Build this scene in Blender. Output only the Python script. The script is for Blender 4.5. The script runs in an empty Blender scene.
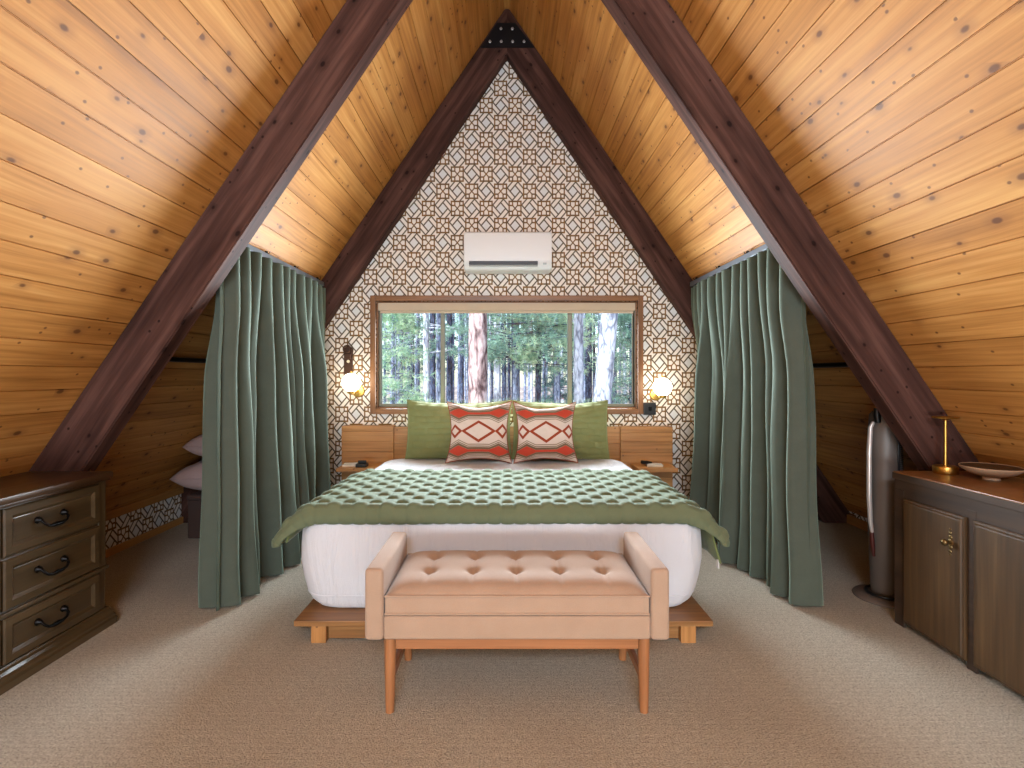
import bpy, bmesh, math, random
from mathutils import Vector, Matrix, Euler, noise
R = math.radians
rnd = random.Random(7)
scene = bpy.context.scene
COL = scene.collection

# ------------------------------------------------------------------ camera numbers
F, CX, CY, CH = 515.0, 507.0, 375.0, 1.29
def PX(px, d): return (px - CX) * d / F
def PZ(py, d): return CH - (py - CY) * d / F

# room numbers
K, ZR = 1.48, 4.516                 # roof pitch and ridge height
YB, YF = 4.60, -2.6                 # back wall, wall behind the viewer
NRM = math.sqrt(1 + K * K)
def roofx(z): return (ZR - z) / K
def roofz(x): return ZR - K * abs(x)

# ------------------------------------------------------------------ colour helpers
def lin(c):
    c = c / 255.0
    return c / 12.92 if c <= 0.04045 else ((c + 0.055) / 1.055) ** 2.4
def rgb(r, g, b): return (lin(r), lin(g), lin(b), 1.0)

# ------------------------------------------------------------------ node expression helper
class E:
    def __init__(s, nt, sock): s.nt, s.s = nt, sock
    def _op(s, op, *a, clamp=False):
        n = s.nt.nodes.new('ShaderNodeMath'); n.operation = op; n.use_clamp = clamp
        for i, v in enumerate((s,) + a):
            if isinstance(v, E): s.nt.links.new(v.s, n.inputs[i])
            else: n.inputs[i].default_value = v
        return E(s.nt, n.outputs[0])
    def __add__(s, o): return s._op('ADD', o)
    def __radd__(s, o): return s._op('ADD', o)
    def __sub__(s, o): return s._op('SUBTRACT', o)
    def __rsub__(s, o): return (s * -1.0) + o
    def __mul__(s, o): return s._op('MULTIPLY', o)
    def __rmul__(s, o): return s._op('MULTIPLY', o)
    def __truediv__(s, o): return s._op('DIVIDE', o)
    def abs(s): return s._op('ABSOLUTE')
    def floor(s): return s._op('FLOOR')
    def fract(s): return s._op('FRACT')
    def sign(s): return s._op('SIGN')
    def lt(s, o): return s._op('LESS_THAN', o)
    def gt(s, o): return s._op('GREATER_THAN', o)
    def min(s, o): return s._op('MINIMUM', o)
    def max(s, o): return s._op('MAXIMUM', o)
    def pow(s, o): return s._op('POWER', o)
    def sin(s): return s._op('SINE')
    def wrap(s, lo, hi): return s._op('WRAP', hi, lo)
    def ss(s, a, b):                 # smoothstep a..b -> 0..1
        n = s.nt.nodes.new('ShaderNodeMapRange'); n.interpolation_type = 'SMOOTHSTEP'
        s.nt.links.new(s.s, n.inputs[0]); n.inputs[1].default_value = a; n.inputs[2].default_value = b
        return E(s.nt, n.outputs[0])
    def line(s, w, soft=0.3):        # 1 where |s| < w
        return s.abs().ss(w * (1 + soft), w * (1 - soft))

def inp(nt, node, key, v):
    if isinstance(v, E): nt.links.new(v.s, node.inputs[key])
    elif isinstance(v, bpy.types.NodeSocket): nt.links.new(v, node.inputs[key])
    else: node.inputs[key].default_value = v

class Mat:
    def __init__(s, name):
        s.m = bpy.data.materials.new(name); s.m.use_nodes = True
        s.nt = s.m.node_tree; s.nt.nodes.clear()
        s.out = s.nt.nodes.new('ShaderNodeOutputMaterial')
    def new(s, t): return s.nt.nodes.new(t)
    def coords(s, kind='UV'):
        tc = s.new('ShaderNodeTexCoord'); sp = s.new('ShaderNodeSeparateXYZ')
        s.nt.links.new(tc.outputs[kind], sp.inputs[0])
        return [E(s.nt, sp.outputs[i]) for i in range(3)]
    def vec(s, x, y, z=0.0):
        c = s.new('ShaderNodeCombineXYZ')
        for i, v in enumerate((x, y, z)): inp(s.nt, c, i, v)
        return c.outputs[0]
    def noise(s, v, scale, detail=3, rough=0.55, dist=0.0):
        n = s.new('ShaderNodeTexNoise'); s.nt.links.new(v, n.inputs['Vector'])
        n.inputs['Scale'].default_value = scale; n.inputs['Detail'].default_value = detail
        n.inputs['Roughness'].default_value = rough; n.inputs['Distortion'].default_value = dist
        return E(s.nt, n.outputs[0])
    def voro(s, v, scale, feature='F1', dims='2D', rand=1.0):
        n = s.new('ShaderNodeTexVoronoi'); n.voronoi_dimensions = dims; n.feature = feature
        s.nt.links.new(v, n.inputs['Vector']); n.inputs['Scale'].default_value = scale
        n.inputs['Randomness'].default_value = rand
        if feature == 'F1':
            sp = s.new('ShaderNodeSeparateColor'); s.nt.links.new(n.outputs['Color'], sp.inputs[0])
            return E(s.nt, n.outputs['Distance']), E(s.nt, sp.outputs[0]), E(s.nt, sp.outputs[1])
        return E(s.nt, n.outputs['Distance'])
    def white(s, v):
        n = s.new('ShaderNodeTexWhiteNoise'); n.noise_dimensions = '1D'
        inp(s.nt, n, 'W', v); return E(s.nt, n.outputs['Value'])
    def ramp(s, f, stops, interp='LINEAR'):
        n = s.new('ShaderNodeValToRGB'); n.color_ramp.interpolation = interp
        els = n.color_ramp.elements
        while len(els) < len(stops): els.new(0.5)
        for e, (p, c) in zip(els, stops): e.position = p; e.color = c
        inp(s.nt, n, 0, f); return n.outputs[0]
    def mix(s, f, a, b, blend='MIX'):
        n = s.new('ShaderNodeMix'); n.data_type = 'RGBA'; n.blend_type = blend
        inp(s.nt, n, 0, f); inp(s.nt, n, 6, a); inp(s.nt, n, 7, b)
        return n.outputs[2]
    def bump(s, h, strength=0.5, dist=0.01):
        n = s.new('ShaderNodeBump'); n.inputs['Strength'].default_value = strength
        n.inputs['Distance'].default_value = dist; inp(s.nt, n, 'Height', h)
        return n.outputs[0]
    def bsdf(s, color, rough=0.5, metal=0.0, normal=None, spec=0.5, sheen=0.0, coat=0.0, sheen_tint=None, sub=0.0):
        b = s.new('ShaderNodeBsdfPrincipled')
        inp(s.nt, b, 'Base Color', color); inp(s.nt, b, 'Roughness', rough)
        b.inputs['Metallic'].default_value = metal
        b.inputs['Specular IOR Level'].default_value = spec
        b.inputs['Sheen Weight'].default_value = sheen
        if sheen_tint: b.inputs['Sheen Tint'].default_value = sheen_tint
        b.inputs['Coat Weight'].default_value = coat
        if normal is not None: s.nt.links.new(normal, b.inputs['Normal'])
        s.nt.links.new(b.outputs[0], s.out.inputs[0]); return b

def simple(name, c, rough=0.5, metal=0.0, nscale=0, nstr=0.1, spec=0.5, coat=0.0):
    m = Mat(name); nrm = None; col = c
    if nscale:
        tc = m.new('ShaderNodeTexCoord')
        h = m.noise(tc.outputs['Object'], nscale, 3)
        nrm = m.bump(h, nstr, 0.004)
        col = m.mix(h.ss(0.35, 0.65) * 0.18, c, (c[0] * 0.72, c[1] * 0.72, c[2] * 0.72, 1))
    m.bsdf(col, rough, metal, nrm, spec, coat=coat); return m.m

def wood(name, dark, mid, light, rough=0.45, plank=None, knots=0.0, grain=1.0, coat=0.0, spec=0.5, bstr=0.15, kcol=None):
    """UV: u runs along the grain in metres, v across"""
    m = Mat(name); u, v, _ = m.coords('UV')
    if plank:
        idx = (v / plank).floor()
        r1 = m.white(idx); r2 = m.white(idx + 37.3)
    else:
        r1 = r2 = None
    uo = u + (r1 * 31.0 if r1 else 0.0)
    warp = m.noise(m.vec(uo * 1.5, v * 6.0), 1.0, 2)
    n1 = m.noise(m.vec(uo * 1.2, (v + warp * 0.03) * 45.0 * grain), 1.0, 4, 0.6)
    n2 = m.noise(m.vec(uo * 0.9, v * 7.0), 1.0, 3)
    f = n1 * 0.6 + n2 * 0.5 - 0.05
    if r1: f = f + (r2 - 0.5) * 0.14
    col = m.ramp(f, [(0.30, dark), (0.5, mid), (0.72, light)])
    h = n1
    if knots > 0:
        d, ra, rb = m.voro(m.vec(uo * 0.62, v), 8.5)
        keep = ra.lt(knots)
        rad = rb * 0.07 + 0.035
        core = (d - rad).ss(0.035, -0.035) * keep
        halo = (d - rad * 2.2).ss(0.16, -0.1) * keep
        d2, rc, _ = m.voro(m.vec(uo * 0.8 + 7.7, v + 3.1), 17.0)
        pin = (d2 - 0.10).ss(0.04, -0.04) * rc.lt(knots * 0.35)
        kc = kcol or dark
        col = m.mix(halo * 0.35, col, kc)
        col = m.mix(core.max(pin) * 0.78, col, (kc[0] * 0.42, kc[1] * 0.36, kc[2] * 0.4, 1))
        h = h - core * 0.5
    m.bsdf(col, (n1 * 0.2 + (rough - 0.1)) , 0, m.bump(h, bstr, 0.003), spec, coat=coat)
    return m.m

# ------------------------------------------------------------------ materials
M = {}
M['pine'] = wood('pine_boards', rgb(156, 103, 48), rgb(193, 135, 70), rgb(218, 166, 98), rough=0.5, plank=0.1373, knots=0.34, spec=0.22, kcol=rgb(132, 84, 48))
M['beam'] = wood('dark_stained_timber', rgb(38, 24, 21), rgb(76, 51, 44), rgb(112, 80, 70), rough=0.65, knots=0.3, grain=0.5, bstr=0.5, spec=0.1)
M['bedwood'] = wood('honey_bed_timber', rgb(136, 92, 48), rgb(184, 130, 74), rgb(206, 156, 98), rough=0.4, knots=0.08)
M['platform'] = wood('bed_platform_timber', rgb(104, 70, 40), rgb(144, 101, 58), rgb(174, 130, 80), rough=0.35, knots=0.08)
M['casing'] = wood('window_casing_oak', rgb(92, 58, 30), rgb(130, 86, 46), rgb(156, 108, 62), rough=0.4)
M['trimwood'] = wood('pine_trim', rgb(150, 104, 52), rgb(180, 130, 70), rgb(200, 150, 88), rough=0.5)
M['legwood'] = wood('walnut_leg', rgb(126, 80, 48), rgb(160, 106, 66), rgb(184, 130, 86), rough=0.35)
M['dresser'] = wood('olive_walnut_dresser', rgb(54, 42, 26), rgb(74, 59, 37), rgb(90, 73, 48), rough=0.36, grain=0.7, coat=0.15)
M['dressertop'] = wood('dresser_top_walnut', rgb(50, 34, 20), rgb(70, 48, 28), rgb(86, 62, 38), rough=0.38, grain=0.7, coat=0.05)
M['cabinet'] = wood('brown_cabinet_oak', rgb(50, 37, 20), rgb(78, 57, 33), rgb(102, 78, 47), rough=0.5, grain=0.8)
M['cabframe'] = wood('dark_cabinet_frame', rgb(42, 31, 23), rgb(62, 47, 35), rgb(82, 64, 48), rough=0.6, grain=0.8)
M['cabtop'] = wood('cabinet_top_oak', rgb(100, 64, 36), rgb(138, 94, 54), rgb(164, 118, 72), rough=0.32, grain=0.8)
M['black'] = simple('black_steel', rgb(24, 25, 30), 0.45, 0.4)
M['blackmetal'] = simple('blackened_iron', rgb(16, 15, 16), 0.35, 0.7)
M['bolt'] = simple('zinc_bolt', rgb(190, 192, 196), 0.35, 0.8)
M['rail'] = simple('grey_track_metal', rgb(150, 160, 172), 0.35, 0.7)
M['brass'] = simple('brushed_brass', rgb(214, 170, 88), 0.36, 1.0)
M['oldbrass'] = simple('aged_brass', rgb(120, 100, 66), 0.4, 0.9)
M['whiteplastic'] = simple('white_plastic', rgb(228, 230, 230), 0.35)
M['blackplastic'] = simple('black_plastic', rgb(20, 20, 22), 0.4)
M['alu'] = simple('grey_aluminium_frame', rgb(120, 120, 104), 0.45, 0.3)
M['silver'] = simple('silver_plastic', rgb(104, 97, 92), 0.45, 0.15)
M['fanbase'] = simple('grey_brown_plastic', rgb(104, 92, 84), 0.4)
M['fanbar'] = simple('pale_silver_bar', rgb(205, 200, 196), 0.3, 0.4)
M['maroon'] = simple('maroon_plastic', rgb(72, 26, 22), 0.4)
M['bowl'] = simple('stone_ceramic', rgb(188, 160, 132), 0.6, 0, 60, 0.2)
M['bowlin'] = simple('dark_bowl_glaze', rgb(62, 46, 36), 0.4)
M['bronze'] = simple('dark_bronze', rgb(72, 48, 34), 0.45, 0.4)
M['darkfabric'] = simple('dark_brown_fabric', rgb(66, 48, 42), 0.9, 0, 90, 0.3)
M['paper'] = simple('cream_paper', rgb(222, 210, 186), 0.7)
M['tag'] = simple('white_tag', rgb(225, 225, 222), 0.7)

def mat_wallpaper():
    m = Mat('lattice_wallpaper'); X, Y, Z = m.coords('UV')
    u = (X - (-0.0571)) / 0.258; v = (Y - 3.544) / 0.3064
    # squares
    ax = u.wrap(-0.5, 0.5).abs(); ay = v.wrap(-0.5, 0.5).abs()
    fl = (ax + ay).gt(0.5)
    sx = ax + fl * (0.5 - ax * 2.0); sy = ay + fl * (0.5 - ay * 2.0)
    mx = sx.max(sy); mn = sx.min(sy)
    H, I, w = 0.205, 0.085, 0.0245
    inside = mx.lt(H + w)
    outl = (mx - H).line(w)
    cor = ((mn - I).line(w * 0.9)) * mx.gt(I - w)          # inner sides of the corner squares
    cross = (sx - sy).line(w * 1.1) * mx.lt(I + w)
    sq = outl.max(cor).max(cross) * inside
    # gap cells with the pinwheel diamonds
    d1x = (u - 0.5).wrap(-0.5, 0.5); d1y = v.wrap(-0.5, 0.5)
    d2x = u.wrap(-0.5, 0.5); d2y = (v - 0.5).wrap(-0.5, 0.5)
    c = (d1x.abs() + d1y.abs()).lt(0.5)
    dx = d2x + c * (d1x - d2x); dy = d2y + c * (d1y - d2y)
    p = dx + dy; q = dy - dx
    a, b, w2 = 0.173, 0.37, 0.029
    pp = p * q.sign(); qq = (q * p.sign()) * -1.0
    l1 = (q.abs() - a).line(w2) * pp.gt(-a - w2) * pp.lt(b)
    l2 = (p.abs() - a).line(w2) * qq.gt(-a - w2) * qq.lt(b)
    l3 = (p.abs().max(q.abs()) - b).line(w2)
    dl = l1.max(l2).max(l3) * (inside * -1.0 + 1.0)
    core = p.abs().max(q.abs()).lt(a)
    tc = m.new('ShaderNodeTexCoord')
    n = m.noise(tc.outputs['UV'], 30, 2)
    bg = m.mix(core, rgb(238, 231, 222), rgb(226, 228, 228))
    bg = m.mix(n * 0.12, bg, rgb(206, 194, 178))
    goldc = m.mix(n.ss(0.4, 0.6), rgb(132, 94, 44), rgb(98, 74, 44))
    col = m.mix(dl, bg, rgb(92, 78, 62))
    col = m.mix(sq, col, goldc)
    m.bsdf(col, 0.7, 0, m.bump(sq.max(dl), 0.15, 0.002), 0.25)
    return m.m
M['wallpaper'] = mat_wallpaper()

def mat_carpet():
    m = Mat('beige_loop_carpet'); X, Y, Z = m.coords('Object')
    v = m.vec(X, Y, 0.0)
    fine = m.noise(v, 150, 2, 0.7); mid = m.noise(v, 42, 2); big = m.noise(v, 1.6, 3)
    row = (Y * 260.0).sin() * 0.5 + 0.5
    f = fine * 0.80 + mid * 0.2 + row * 0.03
    col = m.ramp(f, [(0.28, rgb(112, 106, 92)), (0.5, rgb(200, 193, 175)), (0.74, rgb(240, 236, 222))])
    col = m.mix(big.ss(0.35, 0.7) * 0.25, col, rgb(168, 150, 128))
    m.bsdf(col, 0.95, 0, m.bump(f, 1.0, 0.02), 0.1, sheen=0.15)
    return m.m
M['carpet'] = mat_carpet()

def mat_cloth(name, c1, c2, weave=700.0, rough=0.9, sheen=0.2, bs=0.25, wr=0.0, wscale=(6, 1.5, 6), spec=0.2, tint=None):
    m = Mat(name); X, Y, Z = m.coords('Object')
    v = m.vec(X, Y, Z)
    n = m.noise(v, weave, 2, 0.6); b = m.noise(v, 9, 3)
    col = m.mix(n * 0.5 + b * 0.5, c1, c2)
    h = n * 0.15
    if wr:
        wn = m.noise(m.vec(X * wscale[0], Y * wscale[1], Z * wscale[2]), 1.0, 4, 0.55, 0.6)
        h = h + wn * wr
    m.bsdf(col, rough, 0, m.bump(h, bs, 0.03 if wr else 0.004), spec, sheen=sheen, sheen_tint=tint)
    return m.m
M['sheet'] = mat_cloth('white_cotton_sheet', rgb(220, 223, 230), rgb(230, 233, 239), 400, wr=1.0, bs=0.9, wscale=(9, 5, 1.6), sheen=0.1)
M['quilt'] = mat_cloth('sage_velvet_quilt', rgb(92, 102, 76), rgb(114, 123, 96), 300, rough=0.8, sheen=0.22, bs=0.2, spec=0.12, tint=rgb(176, 214, 206))
M['lining'] = mat_cloth('quilt_lining_cotton', rgb(96, 108, 62), rgb(120, 130, 84), 300, bs=0.2)
M['greenpillow'] = mat_cloth('olive_velvet_pillow', rgb(120, 126, 76), rgb(140, 145, 98), 300, rough=0.7, sheen=0.4, bs=0.2, tint=rgb(200, 225, 180))
M['curtain'] = mat_cloth('grey_green_velvet_curtain', rgb(66, 72, 63), rgb(88, 96, 85), 260, rough=0.8, sheen=0.8, bs=0.15, tint=rgb(165, 196, 178))
M['bench'] = mat_cloth('peach_tweed', rgb(156, 127, 104), rgb(184, 158, 136), 260, rough=0.85, sheen=0.25, bs=0.4)
M['pinkcase'] = mat_cloth('mauve_pillowcase', rgb(168, 140, 136), rgb(188, 160, 154), 300, wr=0.8, bs=0.5, wscale=(8, 8, 8))
M['blind'] = mat_cloth('taupe_blind_fabric', rgb(190, 172, 148), rgb(202, 186, 164), 300, bs=0.1)

def mat_blanket():
    m = Mat('striped_wool_cushion'); u, v, _ = m.coords('UV')
    a = (u - 0.5).abs()
    tc = m.new('ShaderNodeTexCoord')
    n = m.noise(m.vec(u * 90.0, v * 220.0), 1.0, 2)
    col = m.mix(n, rgb(208, 190, 178), rgb(226, 210, 198))
    e = (v - 0.5).abs()
    tri = (1.0 - (a - 0.31).abs() / 0.15).max(0.0)
    h = tri * 0.07 + 0.020
    d = (e - 0.315).abs() - h
    taupe, rust, red = rgb(120, 100, 78), rgb(148, 62, 34), rgb(198, 74, 54)
    col = m.mix((d - 0.085).line(0.008), col, rgb(150, 132, 112))
    col = m.mix((d - 0.055).line(0.007), col, taupe)
    col = m.mix((d - 0.02).line(0.020), col, taupe)
    col = m.mix(d.lt(0.0), col, red)
    dm = a / 0.272 + e / 0.185
    col = m.mix((dm - 0.86).line(0.13, 0.12), col, rust)
    ds = (a - 0.385).abs() / 0.14 + e / 0.12
    col = m.mix((ds - 0.77).line(0.22, 0.12), col, rust)
    m.bsdf(col, 0.9, 0, m.bump(n, 0.35, 0.004), 0.15, sheen=0.2)
    return m.m
M['blanket'] = mat_blanket()

def mat_bark(name, c0, c1, c2, scale=5.0):
    m = Mat(name); X, Y, Z = m.coords('Object')
    n = m.noise(m.vec(X, Y, Z * 0.35), scale, 5, 0.65, 0.8)
    d = m.voro(m.vec(X, Y, Z * 0.4), scale * 1.6, 'DISTANCE_TO_EDGE', '3D')
    f = n * 0.9 + d.ss(0.0, 0.2) * 0.12
    col = m.ramp(f, [(0.38, c0), (0.55, c1), (0.72, c2)])
    m.bsdf(col, 0.95, 0, m.bump(f, 0.8, 0.06), 0.1)
    return m.m
M['bark_pale'] = mat_bark('pale_bark', rgb(112, 118, 134), rgb(188, 194, 208), rgb(228, 232, 242), 4)
M['bark_dark'] = mat_bark('dark_bark', rgb(34, 40, 54), rgb(66, 76, 98), rgb(120, 134, 160), 5)
M['bark_red'] = mat_bark('flaky_red_bark', rgb(70, 52, 56), rgb(176, 152, 150), rgb(228, 214, 214), 3.2)
M['bark_mid'] = mat_bark('grey_bark', rgb(70, 80, 100), rgb(130, 142, 168), rgb(196, 206, 224), 5)
def mat_leaf(name, c1, c2):
    m = Mat(name); tc = m.new('ShaderNodeTexCoord')
    n = m.noise(tc.outputs['Object'], 3.0, 2)
    col = m.mix(n.ss(0.3, 0.7), c1, c2)
    b = m.bsdf(col, 0.7, 0, None, 0.2)
    tr = m.new('ShaderNodeBsdfTranslucent'); m.nt.links.new(col, tr.inputs[0])
    mx = m.new('ShaderNodeMixShader'); mx.inputs[0].default_value = 0.35
    m.nt.links.new(b.outputs[0], mx.inputs[1]); m.nt.links.new(tr.outputs[0], mx.inputs[2])
    m.nt.links.new(mx.outputs[0], m.out.inputs[0]); return m.m
M['needle_light'] = mat_leaf('fresh_pine_needles', rgb(150, 190, 160), rgb(206, 226, 190))
M['needle_mid'] = mat_leaf('mid_pine_needles', rgb(112, 152, 138), rgb(160, 192, 170))
M['needle_dark'] = mat_leaf('dark_pine_needles', rgb(72, 112, 112), rgb(112, 154, 146))
def mat_ground():
    m = Mat('forest_floor'); tc = m.new('ShaderNodeTexCoord')
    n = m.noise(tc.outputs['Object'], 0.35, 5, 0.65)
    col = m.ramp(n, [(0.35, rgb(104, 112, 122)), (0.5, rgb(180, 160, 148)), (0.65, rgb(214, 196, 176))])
    m.bsdf(col, 0.95, 0, None, 0.1); return m.m
M['ground'] = mat_ground()
def mat_glass():
    m = Mat('window_glass')
    t = m.new('ShaderNodeBsdfTransparent'); t.inputs[0].default_value = (0.96, 0.98, 0.98, 1)
    g = m.new('ShaderNodeBsdfGlossy'); g.inputs['Roughness'].default_value = 0.02
    fr = m.new('ShaderNodeFresnel'); fr.inputs[0].default_value = 1.45
    mx = m.new('ShaderNodeMixShader')
    m.nt.links.new(fr.outputs[0], mx.inputs[0]); m.nt.links.new(t.outputs[0], mx.inputs[1]); m.nt.links.new(g.outputs[0], mx.inputs[2])
    m.nt.links.new(mx.outputs[0], m.out.inputs[0]); return m.m
M['glass'] = mat_glass()
def mat_globe():
    m = Mat('lit_opal_globe'); e = m.new('ShaderNodeEmission')
    e.inputs[0].default_value = rgb(255, 236, 205); e.inputs[1].default_value = GLOBE
    m.nt.links.new(e.outputs[0], m.out.inputs[0]); return m.m
GLOBE = 16.0
M['globe'] = mat_globe()

# ------------------------------------------------------------------ mesh helpers
def newbm(): return bmesh.new()
def merge(bm, tmp):
    me = bpy.data.meshes.new('tmp'); tmp.to_mesh(me); tmp.free(); bm.from_mesh(me); bpy.data.meshes.remove(me)
def box(bm, x0, x1, y0, y1, z0, z1, bev=0.0, seg=2, mtx=None):
    t = bmesh.new(); bmesh.ops.create_cube(t, size=1.0)
    for v in t.verts:
        v.co = Vector(((x0 + x1) / 2 + v.co.x * (x1 - x0), (y0 + y1) / 2 + v.co.y * (y1 - y0), (z0 + z1) / 2 + v.co.z * (z1 - z0)))
    if bev: bmesh.ops.bevel(t, geom=t.edges[:], offset=bev, segments=seg, profile=0.6, affect='EDGES')
    if mtx is not None: t.transform(mtx)
    merge(bm, t); return bm
def tube(bm, pts, rad, n=10, cap=True, closed=False):
    pts = [Vector(p) for p in pts]; N = len(pts)
    rads = rad if isinstance(rad, (list, tuple)) else [rad] * N
    rings = []; prev = None
    for i, p in enumerate(pts):
        if closed: t = (pts[(i + 1) % N] - pts[i - 1])
        else: t = (pts[min(i + 1, N - 1)] - pts[max(i - 1, 0)])
        t.normalize()
        if prev is None:
            a = Vector((0, 0, 1)) if abs(t.z) < 0.9 else Vector((1, 0, 0))
            nx = t.cross(a).normalized()
        else:
            nx = (prev - t * prev.dot(t)).normalized()
        prev = nx; ny = t.cross(nx)
        rings.append([bm.verts.new(p + (nx * math.cos(2 * math.pi * k / n) + ny * math.sin(2 * math.pi * k / n)) * rads[i]) for k in range(n)])
    for i in range(N if closed else N - 1):
        A, B = rings[i], rings[(i + 1) % N]
        for k in range(n): bm.faces.new((A[k], A[(k + 1) % n], B[(k + 1) % n], B[k]))
    if cap and not closed:
        bm.faces.new(rings[0][::-1]); bm.faces.new(rings[-1])
    return bm
def lathe(bm, prof, n=32, mtx=None, sx=1.0, sy=1.0):
    t = bmesh.new(); rings = []
    for r, z in prof:
        if r < 1e-5: rings.append([t.verts.new((0, 0, z))])
        else: rings.append([t.verts.new((r * sx * math.cos(2 * math.pi * k / n), r * sy * math.sin(2 * math.pi * k / n), z)) for k in range(n)])
    for A, B in zip(rings, rings[1:]):
        for k in range(n):
            a = (A[k], A[(k + 1) % n]) if len(A) > 1 else (A[0],)
            b = (B[(k + 1) % n], B[k]) if len(B) > 1 else (B[0],)
            if len(a) + len(b) > 2: t.faces.new(a + b)
    if len(rings[0]) > 1: t.faces.new(rings[0][::-1])
    if len(rings[-1]) > 1: t.faces.new(rings[-1])
    if mtx is not None: t.transform(mtx)
    merge(bm, t); return bm
def prism(bm, poly, f, a, b):
    """poly: 2-D points; f(p, q, t) -> xyz; extruded from t=a to t=b"""
    A = [bm.verts.new(f(p, q, a)) for p, q in poly]; B = [bm.verts.new(f(p, q, b)) for p, q in poly]
    n = len(poly); bm.faces.new(A); bm.faces.new(B[::-1])
    for i in range(n): bm.faces.new((A[i], B[i], B[(i + 1) % n], A[(i + 1) % n]))
    return bm
def panel(bm, a0, a1, b0, b1, loops, f):
    """nested rectangles (inset, height) mapped through f(a, b, height); last one is filled"""
    rings = []
    for ins, h in loops:
        rings.append([bm.verts.new(f(a, b, h)) for a, b in ((a0 + ins, b0 + ins), (a1 - ins, b0 + ins), (a1 - ins, b1 - ins), (a0 + ins, b1 - ins))])
    for A, B in zip(rings, rings[1:]):
        for k in range(4): bm.faces.new((A[k], A[(k + 1) % 4], B[(k + 1) % 4], B[k]))
    bm.faces.new(rings[-1]); bm.faces.new(rings[0][::-1])
    return bm
def grid(bm, nu, nv, f, closed_u=False):
    V = [[bm.verts.new(f(i / (nu if closed_u else nu - 1), j / (nv - 1))) for j in range(nv)] for i in range(nu)]
    for i in range(nu if closed_u else nu - 1):
        for j in range(nv - 1):
            bm.faces.new((V[i][j], V[(i + 1) % nu][j], V[(i + 1) % nu][j + 1], V[i][j + 1]))
    return V

def setuv(me, grain):
    g = Vector(grain).normalized()
    a = Vector((0, 0, 1)) if abs(g.z) < 0.9 else Vector((1, 0, 0))
    b1 = g.cross(a).normalized(); b2 = g.cross(b1)
    uv = me.uv_layers.new(name='UVMap')
    co = [v.co for v in me.vertices]
    for l in me.loops:
        c = co[l.vertex_index]; uv.data[l.index].uv = (c.dot(g), c.dot(b1) + c.dot(b2) * 0.93)

def obj(name, bm, mat, parent=None, loc=(0, 0, 0), smooth=None, grain=None, recalc=True, uvf=None):
    if recalc: bmesh.ops.recalc_face_normals(bm, faces=bm.faces[:])
    me = bpy.data.meshes.new(name); bm.to_mesh(me); bm.free()
    me.materials.append(M[mat] if isinstance(mat, str) else mat)
    if grain is not None: setuv(me, grain)
    if uvf is not None:
        uv = me.uv_layers.new(name='UVMap')
        for l in me.loops: uv.data[l.index].uv = uvf(me.vertices[l.vertex_index].co)
    if smooth is not None:
        for p in me.polygons: p.use_smooth = True
        if smooth < 179: me.set_sharp_from_angle(angle=R(smooth))
    o = bpy.data.objects.new(name, me); COL.objects.link(o)
    o.location = loc
    if parent is not None: o.parent = parent
    return o
def tag(o, label, cat, group=None, kind=None):
    o['label'] = label; o['category'] = cat
    if group: o['group'] = group
    if kind: o['kind'] = kind
    return o
def thing(name, label, cat, loc=(0, 0, 0), rz=0.0, group=None):
    o = bpy.data.objects.new(name, None); COL.objects.link(o); o.empty_display_size = 0.1
    o.location = loc; o.rotation_euler = (0, 0, rz)
    return tag(o, label, cat, group)
def dup(root, loc, rot=None, scale=None, label=None, group=None):
    r = root.copy(); COL.objects.link(r); r.location = loc
    if rot is not None: r.rotation_euler = rot
    if scale is not None: r.scale = scale
    if label: r['label'] = label
    if group: r['group'] = group
    for ch in list(root.children):
        c = ch.copy(); COL.objects.link(c); c.parent = r
        for g in ch.children:
            d = g.copy(); COL.objects.link(d); d.parent = c
    return r
def struct(name, bm, mat, label, cat, **kw):
    o = obj(name, bm, mat, **kw); return tag(o, label, cat, kind='structure')

# ================================================================== THE SHELL
XL, XRR = -2.84, 2.98               # knee walls
# floor
bm = newbm(); box(bm, -3.2, 3.2, YF - 0.1, YB + 0.15, -0.12, 0.0)
struct('floor', bm, 'carpet', 'beige looped carpet covering the whole loft floor', 'carpet floor')
# ceilings, real V-grooves between the boards
def ceiling(name, sg, xend, label):
    bm = newbm(); W = 0.1373; s_end = xend * NRM / 1.0
    prof = []; k = 0
    S = xend * NRM
    s = 0.0
    while s < S:
        e = min(s + W, S)
        for ss_, dd in ((s, 0.010), (s + 0.0018, 0.010), (s + 0.0034, 0.0), (e - 0.0034, 0.0), (e - 0.0018, 0.010)):
            if ss_ <= S: prof.append((ss_, dd))
        s += W
    def P(sv, dep, y):
        x = sv / NRM; z = ZR - sv * K / NRM
        return Vector((sg * (x + dep * K / NRM), y, z + dep / NRM))
    ya, yb = YF, YB
    A = [bm.verts.new(P(a, d, ya)) for a, d in prof]; B = [bm.verts.new(P(a, d, yb)) for a, d in prof]
    A2 = [bm.verts.new(P(-0.0, 0.14, ya)), bm.verts.new(P(S, 0.14, ya))]
    B2 = [bm.verts.new(P(-0.0, 0.14, yb)), bm.verts.new(P(S, 0.14, yb))]
    for i in range(len(A) - 1): bm.faces.new((A[i], A[i + 1], B[i + 1], B[i]))
    bm.faces.new((A2[0], A2[1], B2[1], B2[0]))
    o = struct(name, bm, 'pine', label, 'ceiling',
               uvf=lambda c: (c.y + sg * 11.3, abs(c.x) * NRM * 1.0 + (40 * 0.1373 if sg > 0 else 0)))
    return o
ceiling('ceiling_left', -1, -XL, 'sloping knotty pine board ceiling on the left')
ceiling('ceiling_right', 1, XRR, 'sloping knotty pine board ceiling on the right')
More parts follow.
